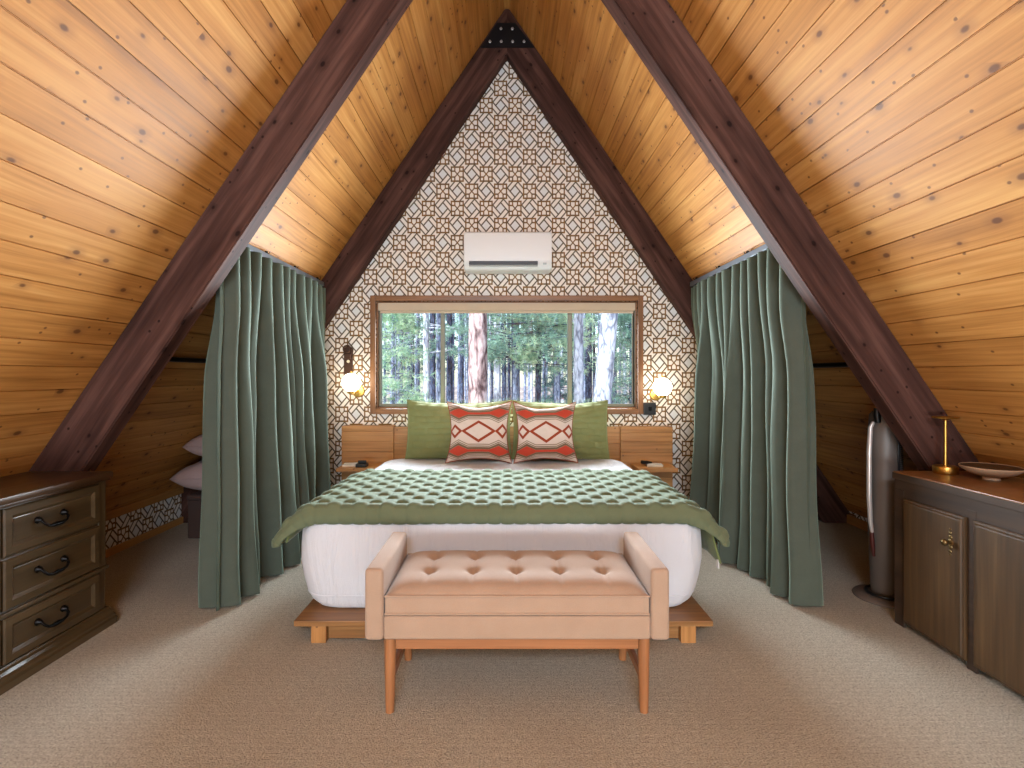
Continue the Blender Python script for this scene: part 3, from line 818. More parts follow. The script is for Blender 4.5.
# ------------------------------------------------------------------ pillows
def pillow(name, label, cat, w, h, t, mat, loc, tilt, rz=0.0, rx_side=0.0, quilted=False, group=None, ears=0.05, seam=True, lie=False, seed=0, puff=0.55):
    root = thing(name, label, cat, loc, 0, group)
    mtx = Euler((R(-tilt), 0, rz)).to_matrix().to_4x4() if not lie else Euler((R(-90), R(rx_side), rz)).to_matrix().to_4x4()
    N = 101 if quilted else 57
    def P(u, v, side):
        x = w / 2 * u * (1 - ears * (1 - v * v) * abs(u) ** 3)
        z = h / 2 * v * (1 - ears * (1 - u * u) * abs(v) ** 3)
        th = t / 2 * (max(0.0, 1 - abs(u) ** 2.6) ** puff) * (max(0.0, 1 - abs(v) ** 2.6) ** puff)
        th *= 1 + 0.10 * noise.noise(Vector((u * 2.3 + seed, v * 2.3, side)))
        th += 0.004 * noise.noise(Vector((u * 7 + seed, v * 7, side * 3)))* (1-u**4)*(1-v**4)
        if quilted:
            a, b = (x + 5) / 0.11, (z + 5) / 0.055
            j = math.floor(b); a += 0.5 * (j % 2)
            fu, fv = a - math.floor(a), b - j
            th += 0.014 * (math.sin(math.pi * fu) ** 0.5) * (math.sin(math.pi * fv) ** 0.5) * min(1, (1 - u ** 4) * 2) * min(1, (1 - v ** 4) * 2)
        droop = -0.02 * (1 - u * u) * max(0, v) + 0.01 * noise.noise(Vector((u * 1.4 + seed * 3, v, 7)))
        return mtx @ Vector((x, side * th, z + droop))
    bm = newbm()
    for side in (-1, 1):
        grid(bm, N, N, lambda a, b: P(a * 2 - 1, b * 2 - 1, side))
    uvs = {}
    # UV from the grid order
    bm.verts.ensure_lookup_table()
    uvl = bm.loops.layers.uv.new('UVMap')
    for f in bm.faces:
        for l in f.loops:
            k = l.vert.index if l.vert.index >= 0 else 0
    bm.verts.index_update()
    for f in bm.faces:
        for l in f.loops:
            k = l.vert.index % (N * N); l[uvl].uv = ((k // N) / (N - 1), (k % N) / (N - 1))
    bmesh.ops.remove_doubles(bm, verts=bm.verts[:], dist=0.0004)
    obj('cushion' if 'cushion' in name else 'pillow_body', bm, mat, root, smooth=180)
    if seam:
        bm = newbm(); pts = []
        for k in range(4 * 24):
            e, f_ = divmod(k, 24); a = f_ / 12 - 1
            u, v = ((a, -1), (1, a), (-a, 1), (-1, -a))[e]
            pts.append(P(u, v, 1))
        tube(bm, pts, 0.004, 6, closed=True); obj('edge_seam', bm, mat, root, smooth=180)
        if mat == 'blanket':
            me = root.children[-1].data; uv = me.uv_layers.new(name='UVMap')
            for l in uv.data: l.uv = (0.5, 0.68)
    return root
zs = 0.585
pillow('quilted_pillow', 'olive quilted velvet pillow on the window side of the curtain near the dresser', 'pillow', 0.90, 0.50, 0.15, 'greenpillow', (PX(458.5, 4.36), 4.395, zs + 0.241), 9, quilted=True, group='green quilted pillows', ears=0.04, seed=1)
bpy.data.objects['quilted_pillow']['label'] = 'olive quilted velvet pillow leaning on the headboard, on the dark wall plate side'
pillow('quilted_pillow', 'olive quilted velvet pillow leaning on the headboard, on the black outlet side', 'pillow', 0.82, 0.50, 0.15, 'greenpillow', (PX(560.5, 4.36), 4.372, zs + 0.241), 9, quilted=True, group='green quilted pillows', ears=0.04, seed=2)
pillow('throw_cushion', 'cushion with rust diamonds and red bands, on the dark wall plate side of the bed', 'cushion', 0.535, 0.51, 0.14, 'blanket', (PX(479, 4.2), 4.205, zs + 0.242), 12, 0.0, group='diamond patterned cushions', ears=0.16, seed=4)
pillow('throw_cushion', 'cushion with rust diamonds and red bands, on the black outlet side of the bed', 'cushion', 0.52, 0.50, 0.14, 'blanket', (PX(545.3, 4.2), 4.205, zs + 0.238), 12, 0.03, group='diamond patterned cushions', ears=0.16, seed=9)

# things on the bedside shelves
def book(x, y, z, w, d, h, rz, label, name='notepad'):
    t = thing(name, label, 'notepad', (x, y, z), rz)
    bm = newbm(); box(bm, -w / 2, w / 2, -d / 2, d / 2, 0.0, h, 0.002); obj('pages', bm, 'paper', t)
    bm = newbm(); box(bm, -w / 2 - 0.002, w / 2 + 0.002, -d / 2 - 0.002, d / 2 + 0.002, h, h + 0.003, 0.001); obj('cover', bm, 'tag', t)
book(-1.31, 4.37, 0.5205, 0.15, 0.11, 0.014, 0.1, 'cream notepad on the bedside shelf beside the black charger')
book(1.245, 4.36, 0.5205, 0.13, 0.10, 0.014, -0.1, 'cream notepad on the bedside shelf beside the black remote')
t = thing('phone_charger', 'small black charging dock on the bedside shelf beside a cream notepad', 'charger', (PX(362, 4.32), 4.32, 0.5205))
bm = newbm(); box(bm, -0.045, 0.045, -0.04, 0.04, 0, 0.028, 0.006); obj('dock_base', bm, 'blackplastic', t)
bm = newbm(); box(bm, -0.035, 0.035, 0.0, 0.012, 0.027, 0.052, 0.004); obj('back_rest', bm, 'blackplastic', t)
t = thing('remote_control', 'small black remote on the bedside shelf beside a cream notepad', 'remote', (PX(646, 4.38), 4.38, 0.5205), 0.5)
bm = newbm(); box(bm, -0.05, 0.05, -0.02, 0.02, 0, 0.03, 0.008, mtx=Matrix.Rotation(R(10), 4, 'Y')@Matrix.Translation((0,0,0.009))); obj('case', bm, 'blackplastic', t)
bm = newbm(); box(bm, -0.012, 0.012, -0.008, 0.008, 0.034, 0.0405, 0.002); obj('button', bm, 'blackmetal', t)

# ================================================================== BENCH
BXC = 0.038
be = thing('upholstered_bench', 'peach tweed bench with tufted seat and low arms at the bed foot', 'bench', (BXC, 1.93, 0))
bw = 0.573; aw = 0.070; Ybk = 0.475
bm = newbm(); box(bm, -bw + aw, bw - aw, 0.008, Ybk, 0.293, 0.382, 0.01, 3); obj('seat_frame', bm, 'bench', be, smooth=50)
for sx in (-1, 1):
    bm = newbm(); xa, xb = sorted((sx * bw, sx * (bw - aw)))
    box(bm, xa, xb, 0.0, Ybk, 0.292, 0.562, 0.018, 4); obj('arm', bm, 'bench', be, smooth=50)
    # piping along the arm front
cx0, cx1, cy0, cy1 = -bw + aw + 0.006, bw - aw - 0.006, 0.012, Ybk - 0.006
tuf = []
for k in range(5):
    for yy in (0.175, 0.335): tuf.append((-0.352 + 0.176 * k, yy))
bm = newbm(); nx, ny = 121, 61
def topz(x, y):
    ex = min(x - cx0, cx1 - x); ey = min(y - cy0, cy1 - y)
    edge = (1 - math.exp(-max(ex, 0) / 0.035)) * (1 - math.exp(-max(ey, 0) / 0.035))
    z = 0.455 + 0.05 * edge
    for tx, ty in tuf:
        d2 = ((x - tx) ** 2 + (y - ty) ** 2)
        z -= 0.024 * math.exp(-d2 / (2 * 0.016 ** 2)) + 0.012 * math.exp(-d2 / (2 * 0.055 ** 2))
    for k in range(5): z -= 0.006 * math.exp(-((x - (-0.352 + 0.176 * k)) / 0.007) ** 2) * edge
    return z
V = grid(bm, nx, ny, lambda u, v: Vector((cx0 + (cx1 - cx0) * u, cy0 + (cy1 - cy0) * v, topz(cx0 + (cx1 - cx0) * u, cy0 + (cy1 - cy0) * v))))
rim = [V[i][0] for i in range(nx)] + [V[nx - 1][j] for j in range(1, ny)] + [V[i][ny - 1] for i in range(nx - 2, -1, -1)] + [V[0][j] for j in range(ny - 2, 0, -1)]
low = [bm.verts.new((v.co.x, v.co.y, 0.386)) for v in rim]
for k in range(len(rim)): bm.faces.new((rim[k], low[k], low[(k + 1) % len(rim)], rim[(k + 1) % len(rim)]))
bm.faces.new(low)
cu = obj('seat_cushion', bm, 'bench', be, smooth=60)
for zz_ in (0.455, 0.389):
    bm = newbm(); tube(bm, [(cx0 - .001, cy0 - .001, zz_), (cx1 + .001, cy0 - .001, zz_), (cx1 + .001, cy1, zz_), (cx0 - .001, cy1, zz_)], 0.0045, 8, closed=True); obj('piping', bm, 'bench', cu, smooth=60)
for tx, ty in tuf:
    bm = newbm(); lathe(bm, [(0.011, 0.0), (0.011, 0.003), (0.007, 0.007), (0, 0.008)], 14, Matrix.Translation((tx, ty, topz(tx, ty) - 0.001))); obj('button', bm, 'bench', cu, smooth=60)
bm = newbm(); box(bm, -0.46, 0.46, 0.02, 0.042, 0.252, 0.30, 0.003); obj('apron', bm, 'legwood', be, grain=(1, 0, 0))
bm = newbm(); box(bm, -0.46, 0.46, 0.39, 0.412, 0.252, 0.30, 0.003); obj('apron', bm, 'legwood', be, grain=(1, 0, 0))
for sx in (-1, 1):
    for yy, yb_ in ((0.055, 0.045), (0.39, 0.41)):
        bm = newbm(); xx = sx * 0.487
        tube(bm, [(xx, yb_, 0.0), (xx, yb_ + (yy - yb_) * 0.5, 0.15), (xx, yy, 0.30)], [0.0165, 0.021, 0.0245], 18); obj('leg', bm, 'legwood', be, smooth=50, grain=(0, 0, 1))
    bm = newbm(); box(bm, sx * 0.487 - 0.01, sx * 0.487 + 0.01, 0.055, 0.40, 0.105, 0.14, 0.003); obj('stretcher', bm, 'legwood', be, grain=(0, 1, 0))

# ================================================================== DRESSER
dr = thing('dresser', 'dark olive-brown wooden dresser with raised panel drawers and black bail pulls', 'dresser', (-2.28, 2.12, 0))
DO = Vector((-2.28, 2.12, 0))
def D(x0, x1, y0, y1, z0, z1, b=0.003, bm=None): return box(bm if bm else newbm(), x0 - DO.x, x1 - DO.x, y0 - DO.y, y1 - DO.y, z0, z1, b)
dy0, dy1 = 1.50, 2.685; xf = -2.09; xbk = -2.49
obj('carcass', D(xbk, xf, dy0 + 0.02, dy1 - 0.008, 0.06, 0.752), 'dresser', dr, grain=(0, 0, 1))
bm = newbm(); D(xbk, xf + 0.026, dy0 + 0.005, dy1 - 0.002, 0.744, 0.757, 0.004, bm); D(xbk, xf + 0.04, dy0, dy1, 0.757, 0.79, 0.009, bm)
obj('top', bm, 'dressertop', dr, grain=(0, 1, 0), smooth=30)
bm = newbm(); prism(bm, [(0, 0), (0.052, 0), (0.052, 0.03), (0.042, 0.036), (0.042, 0.046), (0.03, 0.056), (0.022, 0.068), (0.012, 0.074), (0.008, 0.082), (0, 0.082)],
                   lambda p, q_, t_: (xf - 0.1 * (p == 0) + p - DO.x, t_ - DO.y, q_), dy0, dy1 + 0.01)
obj('plinth', bm, 'dresser', dr, grain=(0, 1, 0))
obj('waist_moulding', D(xf - 0.02, xf + 0.018, dy0 + 0.005, dy1 - 0.002, 0.286, 0.304, 0.005), 'dresser', dr, grain=(0, 1, 0))
stile = newbm()
for yy in (dy1 - 0.012,): D(xf - 0.01, xf + 0.008, yy - 0.046, yy, 0.304, 0.744, 0.003, stile)
obj('stile', stile, 'dresser', dr, grain=(0, 0, 1))
def bail(parent, yc, zc, x, w=0.132):
    h = obj('handle', tube(newbm(), [(x + 0.016, yc - w / 2, zc + 0.012), (x + 0.03, yc - w / 2 + 0.004, zc - 0.004), (x + 0.034, yc - w * .36, zc - 0.018), (x + 0.034, yc - w * .18, zc - 0.024), (x + 0.034, yc, zc - 0.022),
        (x + 0.034, yc + w * .18, zc - 0.024), (x + 0.034, yc + w * .36, zc - 0.018), (x + 0.03, yc + w / 2 - 0.004, zc - 0.004), (x + 0.016, yc + w / 2, zc + 0.012)],
        [0.005, 0.006, 0.0055, 0.008, 0.0105, 0.008, 0.0055, 0.006, 0.005], 12), 'blackmetal', parent, smooth=60)
    for sy in (-1, 1):
        bm = newbm()
        lathe(bm, [(0, 0), (0.015, 0), (0.016, 0.004), (0.011, 0.009), (0.009, 0.018), (0.006, 0.022), (0, 0.022)], 16, Matrix.Translation((x, yc + sy * w / 2, zc + 0.012)) @ Matrix.Rotation(R(90), 4, 'Y'))
        obj('rosette', bm, 'blackmetal', h, smooth=50)
for (ya_, yb_) in ((2.125, 2.627), (1.54, 2.115)):
    for (za, zb_) in ((0.535, 0.735), (0.311, 0.522), (0.088, 0.278)):
        bm = newbm()
        panel(bm, ya_ - DO.y, yb_ - DO.y, za, zb_, [(0, 0), (0, 0.010), (0.006, 0.016), (0.034, 0.016), (0.042, 0.010), (0.048, 0.006), (0.052, 0.007)], lambda a, b, h: (xf + h - DO.x, a, b))
        d_ = obj('drawer', bm, 'dresser', dr, grain=(0, 1, 0))
        bail(d_, (ya_ + yb_) / 2 - DO.y - 0.026, (za + zb_) / 2, xf + 0.007 - DO.x)

# ================================================================== CABINET
CO = Vector((2.25, 2.2, 0)); xc = 2.025
cb = thing('low_cabinet', 'worn dark-brown low wooden cabinet with plain doors under the right-hand slope', 'cabinet', CO)
cb['label'] = 'worn dark-brown low wooden cabinet carrying the brass stand and the shallow bowl'
def C_(x0, x1, y0, y1, z0, z1, b=0.003, bm=None): return box(bm if bm else newbm(), x0 - CO.x, x1 - CO.x, y0 - CO.y, y1 - CO.y, z0, z1, b)
cy_0, cy_1 = 1.42, 2.69
obj('carcass', C_(xc + 0.012, 2.50, cy_0 + 0.01, cy_1 - 0.004, 0.02, 0.752), 'cabframe', cb, grain=(0, 0, 1))
bm = newbm(); C_(xc, xc + 0.013, cy_0, cy_1, 0.655, 0.752, 0.002, bm); C_(xc, xc + 0.013, cy_0, cy_1, 0.03, 0.07, 0.002, bm)
for a, b in ((2.627, 2.69), (2.222, 2.268), (1.822, 1.868), (1.42, 1.462)): C_(xc - 0.001, xc + 0.013, a, b, 0.0, 0.70, 0.002, bm)
obj('face_frame', bm, 'cabframe', cb, grain=(0, 1, 0))
obj('top', C_(xc - 0.008, 2.505, cy_0 - 0.01, cy_1, 0.752, 0.79, 0.003), 'cabtop', cb, grain=(0, 1, 0))
obj('top_edge', C_(xc - 0.014, xc - 0.008, cy_0 - 0.01, cy_1, 0.752, 0.784, 0.002), 'cabframe', cb, grain=(0, 1, 0))
for k, (a, b, kn) in enumerate(((2.264, 2.620, 2.30), (1.866, 2.224, 2.19), (1.462, 1.824, 1.50))):
    bm = newbm()
    panel(bm, a - CO.y, b - CO.y, 0.034, 0.664, [(0, 0), (0, 0.010), (0.004, 0.013), (0.011, 0.014), (0.016, 0.020), (0.022, 0.021)], lambda p, q_, h: (xc - h - CO.x, p, q_))
    d_ = obj('door', bm, 'cabinet', cb, grain=(0, 0, 1))
    if k == 1: continue
    yk, zk = kn - CO.y + 0.028, 0.535
    bm = newbm()
    for zc_, r_ in ((0, 0.017), (0.022, 0.011), (-0.022, 0.011), (0.042, 0.008), (-0.042, 0.008), (0.058, 0.005), (-0.058, 0.005)):
        lathe(bm, [(0, 0), (r_, 0), (r_ * .8, 0.003), (r_ * .4, 0.004), (0, 0.005)], 12, Matrix.Translation((xc - 0.021 - CO.x, yk, zk + zc_)) @ Matrix.Rotation(R(-90), 4, 'Y'))
    kp = obj('knob_plate', bm, 'oldbrass', d_, smooth=40)
    bm = newbm(); lathe(bm, [(0, 0), (0.006, 0.0), (0.006, 0.012), (0.013, 0.018), (0.016, 0.026), (0.012, 0.034), (0, 0.037)], 18, Matrix.Translation((xc - 0.024 - CO.x, yk, zk)) @ Matrix.Rotation(R(-90), 4, 'Y'))
    obj('knob', bm, 'oldbrass', d_, smooth=60)

# brass stand and bowl on the cabinet
st = thing('brass_stand', 'tall slim brass candle stand with round tray and thick base on the cabinet', 'candle stand', (2.23, 2.62, 0.7905))
bm = newbm(); lathe(bm, [(0, 0), (0.051, 0), (0.053, 0.003), (0.053, 0.034), (0.05, 0.038), (0.008, 0.039), (0, 0.039)], 40); obj('base', bm, 'brass', st, smooth=40)
bm = newbm(); lathe(bm, [(0.009, 0.038), (0.007, 0.12), (0.006, 0.275), (0.006, 0.277), (0, 0.277)], 20); obj('stem', bm, 'brass', st, smooth=50)
bm = newbm(); lathe(bm, [(0, 0.270), (0.014, 0.270), (0.02, 0.276), (0.054, 0.280), (0.0575, 0.287), (0.055, 0.287), (0.05, 0.284), (0, 0.283)], 40); obj('tray', bm, 'brass', st, smooth=40)
bo = thing('bowl', 'shallow pale stoneware bowl with dark inside on the cabinet', 'bowl', (2.318, 2.465, 0.7905)); bo.scale = (0.9, 0.9, 1.0)
bm = newbm(); lathe(bm, [(0, 0.0), (0.038, 0.0), (0.036, 0.012), (0.06, 0.018), (0.10, 0.032), (0.128, 0.05), (0.134, 0.059), (0.131, 0.0625), (0.126, 0.060)], 48)
obj('bowl_body', bm, 'bowl', bo, smooth=50)
bm = newbm(); lathe(bm, [(0.1275, 0.0605), (0.118, 0.052), (0.09, 0.042), (0.05, 0.034), (0, 0.031)], 48); bm.faces.ensure_lookup_table(); obj('glaze', bm, 'bowlin', bo, smooth=60)

# tower fan
tf = thing('tower_fan', 'silver tower fan with pale side bar standing behind the cabinet', 'fan', (2.188, 2.985, 0), R(-14))
bm = newbm(); lathe(bm, [(0, 0), (0.155, 0), (0.158, 0.006), (0.15, 0.016), (0.11, 0.026), (0.0, 0.03)], 40); obj('base', bm, 'fanbase', tf, smooth=40)
bm = newbm(); tube(bm, [(0.095 * math.cos(R(a)), -0.01 + 0.095 * math.sin(R(a)), 0.036) for a in range(0, 360, 15)], 0.008, 8, closed=True); obj('cord', bm, 'blackplastic', tf, smooth=60)
bm = newbm(); prof = [(0, 0.028), (0.062, 0.028), (0.068, 0.06), (0.075, 0.25), (0.083, 0.5), (0.084, 0.75), (0.079, 0.98), (0.074, 1.06), (0.06, 1.078), (0, 1.085)]
lathe(bm, prof, 40); obj('housing', bm, 'silver', tf, smooth=40)
bm = newbm()
for k in range(46):
    z_ = 0.46 + k * 0.012
    tube(bm, [(0.0862 * math.cos(R(a)), 0.0862 * math.sin(R(a)), z_) for a in range(-62, 0, 8)], 0.0022, 5)
box(bm, 0.08 * math.cos(R(-64)) - 0.003, 0.08 * math.cos(R(-64)) + 0.008, 0.085 * math.sin(R(-64)) - 0.006, 0.085 * math.sin(R(-64)) + 0.004, 0.1, 1.02, 0.002)
gr = obj('grille', bm, 'blackplastic', tf); gr['kind'] = 'stuff'
bm = newbm(); tube(bm, [(-0.078, -0.055, 1.02), (-0.095, -0.06, 0.99), (-0.102, -0.062, 0.85), (-0.102, -0.062, 0.6), (-0.095, -0.06, 0.45), (-0.084, -0.055, 0.39)], [0.009, 0.012, 0.0135, 0.0135, 0.012, 0.009], 14); obj('side_bar', bm, 'fanbar', tf, smooth=60)
bm = newbm(); tube(bm, [(-0.084, -0.05, 0.388), (-0.08, -0.048, 0.33), (-0.072, -0.044, 0.25)], [0.009, 0.012, 0.008], 12); obj('lower_grip', bm, 'maroon', tf, smooth=60)
bm = newbm(); tube(bm, [(-0.055, -0.055, 1.02), (-0.062, -0.06, 1.06), (-0.062, -0.06, 1.10)], [0.016, 0.018, 0.016], 14); obj('top_cap', bm, 'blackplastic', tf, smooth=50)

# ================================================================== NICHE: trunk and pillows
bx = thing('storage_trunk', 'dark brown fabric storage box under two pillows behind the curtain', 'storage box', (-2.2, 4.26, 0))
bm = newbm(); box(bm, -0.32, 0.42, -0.2, 0.21, 0.0, 0.30, 0.012, 3); obj('body', bm, 'darkfabric', bx, smooth=50)
bm = newbm(); box(bm, -0.325, 0.425, -0.205, 0.215, 0.302, 0.342, 0.012, 3); obj('lid', bm, 'darkfabric', bx, smooth=50)
pillow('bed_pillow', 'mauve pillow lying directly on the dark storage box', 'pillow', 0.70, 0.44, 0.25, 'pinkcase', (-2.29, 4.25, 0.474), 0, lie=True, rz=0.0, ears=0.05, seed=12, puff=0.42, group='spare pillows in the niche')
pillow('bed_pillow', 'mauve patterned pillow, upper one of the two stacked on the storage box', 'pillow', 0.64, 0.42, 0.24, 'pinkcase', (-2.22, 4.24, 0.728), 0, lie=True, rz=0.05, rx_side=0, ears=0.05, seed=15, puff=0.42, group='spare pillows in the niche')

# ================================================================== OUTSIDE: pine forest
GZ = -2.6
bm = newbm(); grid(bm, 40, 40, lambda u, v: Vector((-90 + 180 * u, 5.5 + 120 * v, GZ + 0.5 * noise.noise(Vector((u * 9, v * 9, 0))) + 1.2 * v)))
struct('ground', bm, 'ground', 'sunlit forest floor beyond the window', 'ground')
def trunk_bm(w0, w1, h, lean=0.0, seed=0, n=14):
    bm = newbm()
    rings = 26
    pts, rd = [], []
    for k in range(rings):
        t_ = k / (rings - 1); z_ = h * t_
        pts.append((lean * t_ + 0.05 * w0 * math.sin(3 * t_ + seed), 0.04 * math.sin(4 * t_ + seed), z_))
        rd.append((w0 + (w1 - w0) * t_) / 2 * (1 + 0.06 * noise.noise(Vector((z_ * 0.8, seed, 0)))) * (1 + 0.35 * max(0, 0.05 - t_) / 0.05))
    tube(bm, pts, rd, n); return bm
def needle_mesh(name, tufts, n=11, L=(0.14, 0.24), wd=0.011, branches=None, seed=0):
    rr = random.Random(seed); bm = newbm()
    for (p, dvec) in tufts:
        for k in range(n):
            d = (Vector((rr.gauss(0, 1), rr.gauss(0, 1), rr.gauss(0, 1))).normalized() + dvec * 0.7).normalized()
            l = rr.uniform(*L); s_ = d.cross(Vector((rr.gauss(0, 1), rr.gauss(0, 1), rr.gauss(0, 1)))).normalized() * wd
            a = bm.verts.new(p - s_); b = bm.verts.new(p + s_); c = bm.verts.new(p + d * l + s_ * 0.3); e = bm.verts.new(p + d * l - s_ * 0.3)
            bm.faces.new((a, b, c, e))
    return bm
def crown_tufts(seed, z0, z1, r0, r1, nb, per):
    rr = random.Random(seed); out = []; arms = []
    for b in range(nb):
        t_ = rr.random(); z_ = z0 + (z1 - z0) * t_; a = rr.uniform(0, 2 * math.pi); l = (r0 + (r1 - r0) * t_) * rr.uniform(0.6, 1.05)
        d = Vector((math.cos(a), math.sin(a), rr.uniform(-0.25, 0.2)))
        arms.append((Vector((0, 0, z_)), Vector((0, 0, z_)) + d * l))
        for k in range(per):
            f_ = rr.uniform(0.35, 1.05)
            out.append((Vector((0, 0, z_)) + d * l * f_ + Vector((rr.gauss(0, .14), rr.gauss(0, .14), rr.gauss(0, .11))), d))
    return out, arms
def add_arms(bm, arms, r=0.02):
    for a, b in arms: tube(bm, [a, (a + b) / 2 + Vector((0, 0, 0.05)), b], [r, r * .7, r * .3], 5)
protoT = {}
def tree(px, wpx, Y, mat, label, name='pine_tree', lean=0.0, top=14.0, crown=None, needle='needle_mid', group=None, seed=0):
    x = PX(px, Y); w = wpx * Y / F
    t_ = thing(name, label, 'tree', (x, Y, GZ), 0, group)
    bm = trunk_bm(w * 1.12, w * 0.8, top, lean, seed)
    arms = []
    if crown:
        key = (crown, needle)
        if key not in protoT:
            tufts, arms = crown_tufts(*CR[crown]); protoT[key] = None
            me = needle_mesh('needles', tufts, seed=seed, **CRK.get(crown, {}))
            o = obj('foliage', me, needle, t_, recalc=False); o['kind'] = 'stuff'
            b2 = newbm(); add_arms(b2, arms); ob = obj('branches', b2, mat, t_); ob['kind'] = 'stuff'
            protoT[key] = (o, ob)
        else:
            for src in protoT[key]:
                c = src.copy(); COL.objects.link(c); c.parent = t_
    obj('trunk', bm, mat, t_, smooth=180)
    return t_
CR = {'high': (1, 4.6, 13, 2.2, 1.2, 60, 12), 'full': (2, 4.2, 13, 2.4, 0.8, 90, 12), 'young': (3, 1.2, 7.2, 1.5, 0.5, 110, 13), 'wide': (5, 4.2, 8.0, 2.3, 1.5, 75, 15)}
CRK = {'full': dict(n=8, L=(0.2, 0.36), wd=0.02), 'young': dict(n=12, L=(0.12, 0.22), wd=0.009)}
near = [
    (477, 18.5, 13.0, 'bark_red', 'stout pine with flaky reddish bark, middle of the window', 0.0, None),
    (590.5, 17.0, 14.0, 'bark_pale', 'stout pale leaning pine trunk with dark knots beyond the window', 1.35, None),
    (578.5, 9.5, 17.0, 'bark_pale', 'smooth very pale straight trunk beside a window mullion', 0.0, None),
    (426.7, 5.8, 20.0, 'bark_pale', 'pale slim trunk just beside the left mullion, outermost of three', 0.0, 'high'),
    (433.2, 5.5, 24.0, 'bark_dark', 'dark slim trunk in the middle of three beside the left mullion', 0.0, None),
    (438.8, 5.0, 21.0, 'bark_mid', 'grey slim trunk touching the left mullion', 0.0, None),
    (449.3, 6.2, 22.0, 'bark_dark', 'dark blue-grey trunk just past the left mullion', 0.0, None),
    (461.5, 4.2, 26.0, 'bark_dark', 'narrow dark trunk close beside the stout reddish pine', 0.0, None),
    (497, 6.8, 23.0, 'bark_pale', 'pale trunk on the far side of the stout reddish pine', 0.0, 'high'),
    (504, 4.2, 28.0, 'bark_dark', 'dark narrow trunk between two pale trunks mid-window', 0.0, None),
    (515.5, 6.5, 25.0, 'bark_mid', 'grey trunk near the middle of the window above the cushions', 0.0, None),
    (537.5, 5.8, 20.0, 'bark_dark', 'dark trunk behind the hanging pine sprays', 0.15, None),
    (557, 6.0, 22.0, 'bark_mid', 'grey trunk between the pine sprays and the right mullion', 0.0, None),
    (569, 4.5, 26.0, 'bark_pale', 'pale trunk half hidden by the right mullion', 0.0, None),
    (588.5, 6.5, 27.0, 'bark_dark', 'very dark trunk between the two palest trunks', 0.0, 'high'),
    (624, 2.8, 30.0, 'bark_pale', 'thin pale trunk between the stout pale pine and the window edge', 0.0, None),
    (411, 7.5, 26.0, 'bark_dark', 'dark trunk below the pale green pine spray', 0.0, None),
    (402, 2.4, 24.0, 'bark_dark', 'thin dark trunk under the pale green pine spray', 0.0, None),
    (394, 2.8, 30.0, 'bark_dark', 'thin dark trunk nearest the window edge under the spray', 0.0, None),
]
for i, (px, wpx, Y, mt_, lb, ln, cr) in enumerate(near):
    tree(px, wpx, Y, mt_, lb, lean=ln, crown=cr, seed=i, top=15)
tree(396, 1.6, 15.0, 'bark_mid', 'young pine with pale fresh green needles at the window edge', name='young_pine', crown='young', needle='needle_light', seed=40, top=7.2)
tree(545, 1.2, 19.0, 'bark_dark', 'young pine with bright green sprays between the stout trunks', name='young_pine', crown='wide', needle='needle_light', seed=41, top=9)
tree(512, 1.2, 18.0, 'bark_dark', 'young pine whose green sprays hang beside the reddish pine', name='young_pine', crown='wide', needle='needle_mid', seed=42, top=9)
tree(560, 1.2, 24.0, 'bark_dark', 'young dark green pine behind the bright sprays', name='young_pine', crown='young', needle='needle_dark', seed=43, top=7.2)
tree(630, 1.2, 26.0, 'bark_dark', 'young green pine near the outlet end of the window', name='young_pine', crown='young', needle='needle_mid', seed=44, top=7.2)
rr = random.Random(21)
for i in range(74):                 # slender trunks further in
    Y = rr.uniform(28, 46); px = 330 + 354 * (i + rr.uniform(0.1, 0.9)) / 74
    tone = rr.choice(['bark_pale', 'bark_mid', 'bark_dark', 'bark_mid'])
    words_ = {'bark_pale': 'slender pale trunk standing deep in the forest', 'bark_mid': 'slender grey trunk standing deep in the forest', 'bark_dark': 'slender dark trunk standing deep in the forest'}[tone]
    tree(px, rr.uniform(1.6, 3.4), Y, tone, words_, lean=rr.uniform(-0.3, 0.3), group='slender trunks deep in the forest', seed=100 + i, top=16)
for i in range(24):                 # leafy pines closing the view
    Y = rr.uniform(44, 66); px = 270 + 470 * (i + rr.uniform(0.2, 0.8)) / 24
    tree(px, rr.uniform(2, 3.2), Y, 'bark_dark', 'distant bushy pine closing the view through the window', name='bushy_pine', crown='full', needle=('needle_mid', 'needle_dark')[i % 2], group='distant bushy pines', seed=200 + i, top=14)

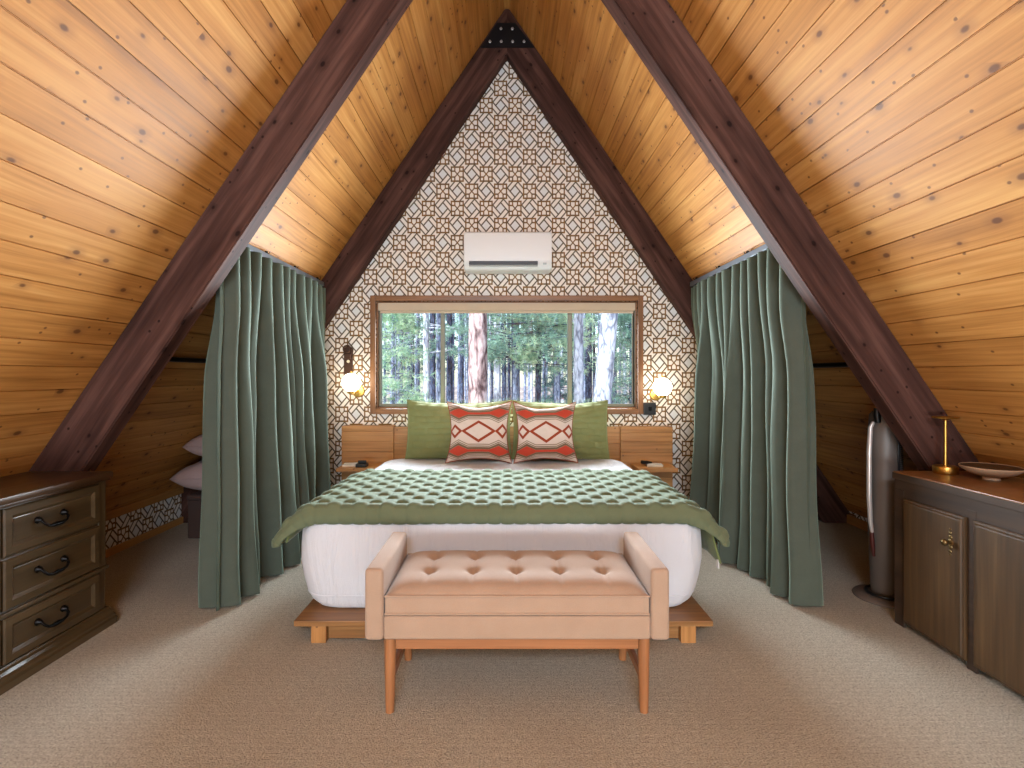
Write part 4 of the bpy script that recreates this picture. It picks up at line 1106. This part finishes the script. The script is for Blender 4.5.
# ================================================================== LIGHT
w = bpy.data.worlds.new('sky'); scene.world = w; w.use_nodes = True
nt = w.node_tree; nt.nodes.clear()
sk = nt.nodes.new('ShaderNodeTexSky'); sk.sky_type = 'NISHITA'; sk.sun_disc = False; sk.sun_elevation = R(42); sk.sun_rotation = R(200)
bg = nt.nodes.new('ShaderNodeBackground'); bg.inputs[1].default_value = 0.42
wo = nt.nodes.new('ShaderNodeOutputWorld'); nt.links.new(sk.outputs[0], bg.inputs[0]); nt.links.new(bg.outputs[0], wo.inputs[0])
def light(name, kind, energy, color, loc, rot=None, size=None, size_y=None, label=''):
    l = bpy.data.lights.new(name, kind); l.energy = energy; l.color = color
    if kind == 'AREA':
        l.shape = 'RECTANGLE'; l.size = size; l.size_y = size_y
    if name == 'window_daylight': l.spread = R(140)
    o = bpy.data.objects.new(name, l); COL.objects.link(o); o.location = loc
    if rot: o.rotation_euler = rot
    return o
sun = light('sun', 'SUN', 7.4, (0.95, 0.96, 1.0), (0, -10, 20)); sun.data.angle = R(0.6)
sun.rotation_euler = (R(52), 0, R(-38))
# daylight coming in through the forest window
light('window_daylight', 'AREA', 155, (0.84, 0.93, 1.0), (0.0, YB + 0.055, 1.40), (R(-90), 0, 0), 2.2, 0.74)
light('sky_daylight', 'AREA', 330, (0.80, 0.93, 1.0), (0.0, 6.3, 3.5), (R(-48), 0, 0), 4.0, 1.6)
# unseen fill lamps added behind the viewer, set in made-up openings
light('rear_high_fill', 'AREA', 135, (0.78, 0.88, 1.0), (0.0, YF - 0.02, 3.01), (R(94), 0, 0), 1.6, 0.58)

light('rear_low_fill', 'AREA', 150, (0.82, 0.91, 1.0), (0.0, YF - 0.02, 0.30), (R(108), 0, 0), 3.6, 0.5)  # added low lamp that brightens the upper ceiling, no known source

# ================================================================== CAMERA
cd = bpy.data.cameras.new('camera'); cam = bpy.data.objects.new('camera', cd); COL.objects.link(cam)
cam.location = (0, 0, CH); cam.rotation_euler = (R(90), 0, 0)
cd.sensor_width = 36.0; cd.lens = F / 1024 * 36.0
cd.shift_x = (512 - CX) / 1024.0; cd.shift_y = -(384 - CY) / 1024.0
cd.clip_start = 0.05; cd.clip_end = 400
scene.camera = cam
vs = scene.view_settings
scene.display_settings.display_device = 'sRGB'
vs.view_transform = 'Standard'; vs.look = 'None'; vs.gamma = 1.0; vs.use_curve_mapping = False
vs.exposure = 0.0
scene.cycles.use_denoising = True
scene.cycles.max_bounces = 8; scene.cycles.diffuse_bounces = 4; scene.cycles.transparent_max_bounces = 12
scene.cycles.sample_clamp_indirect = 6.0
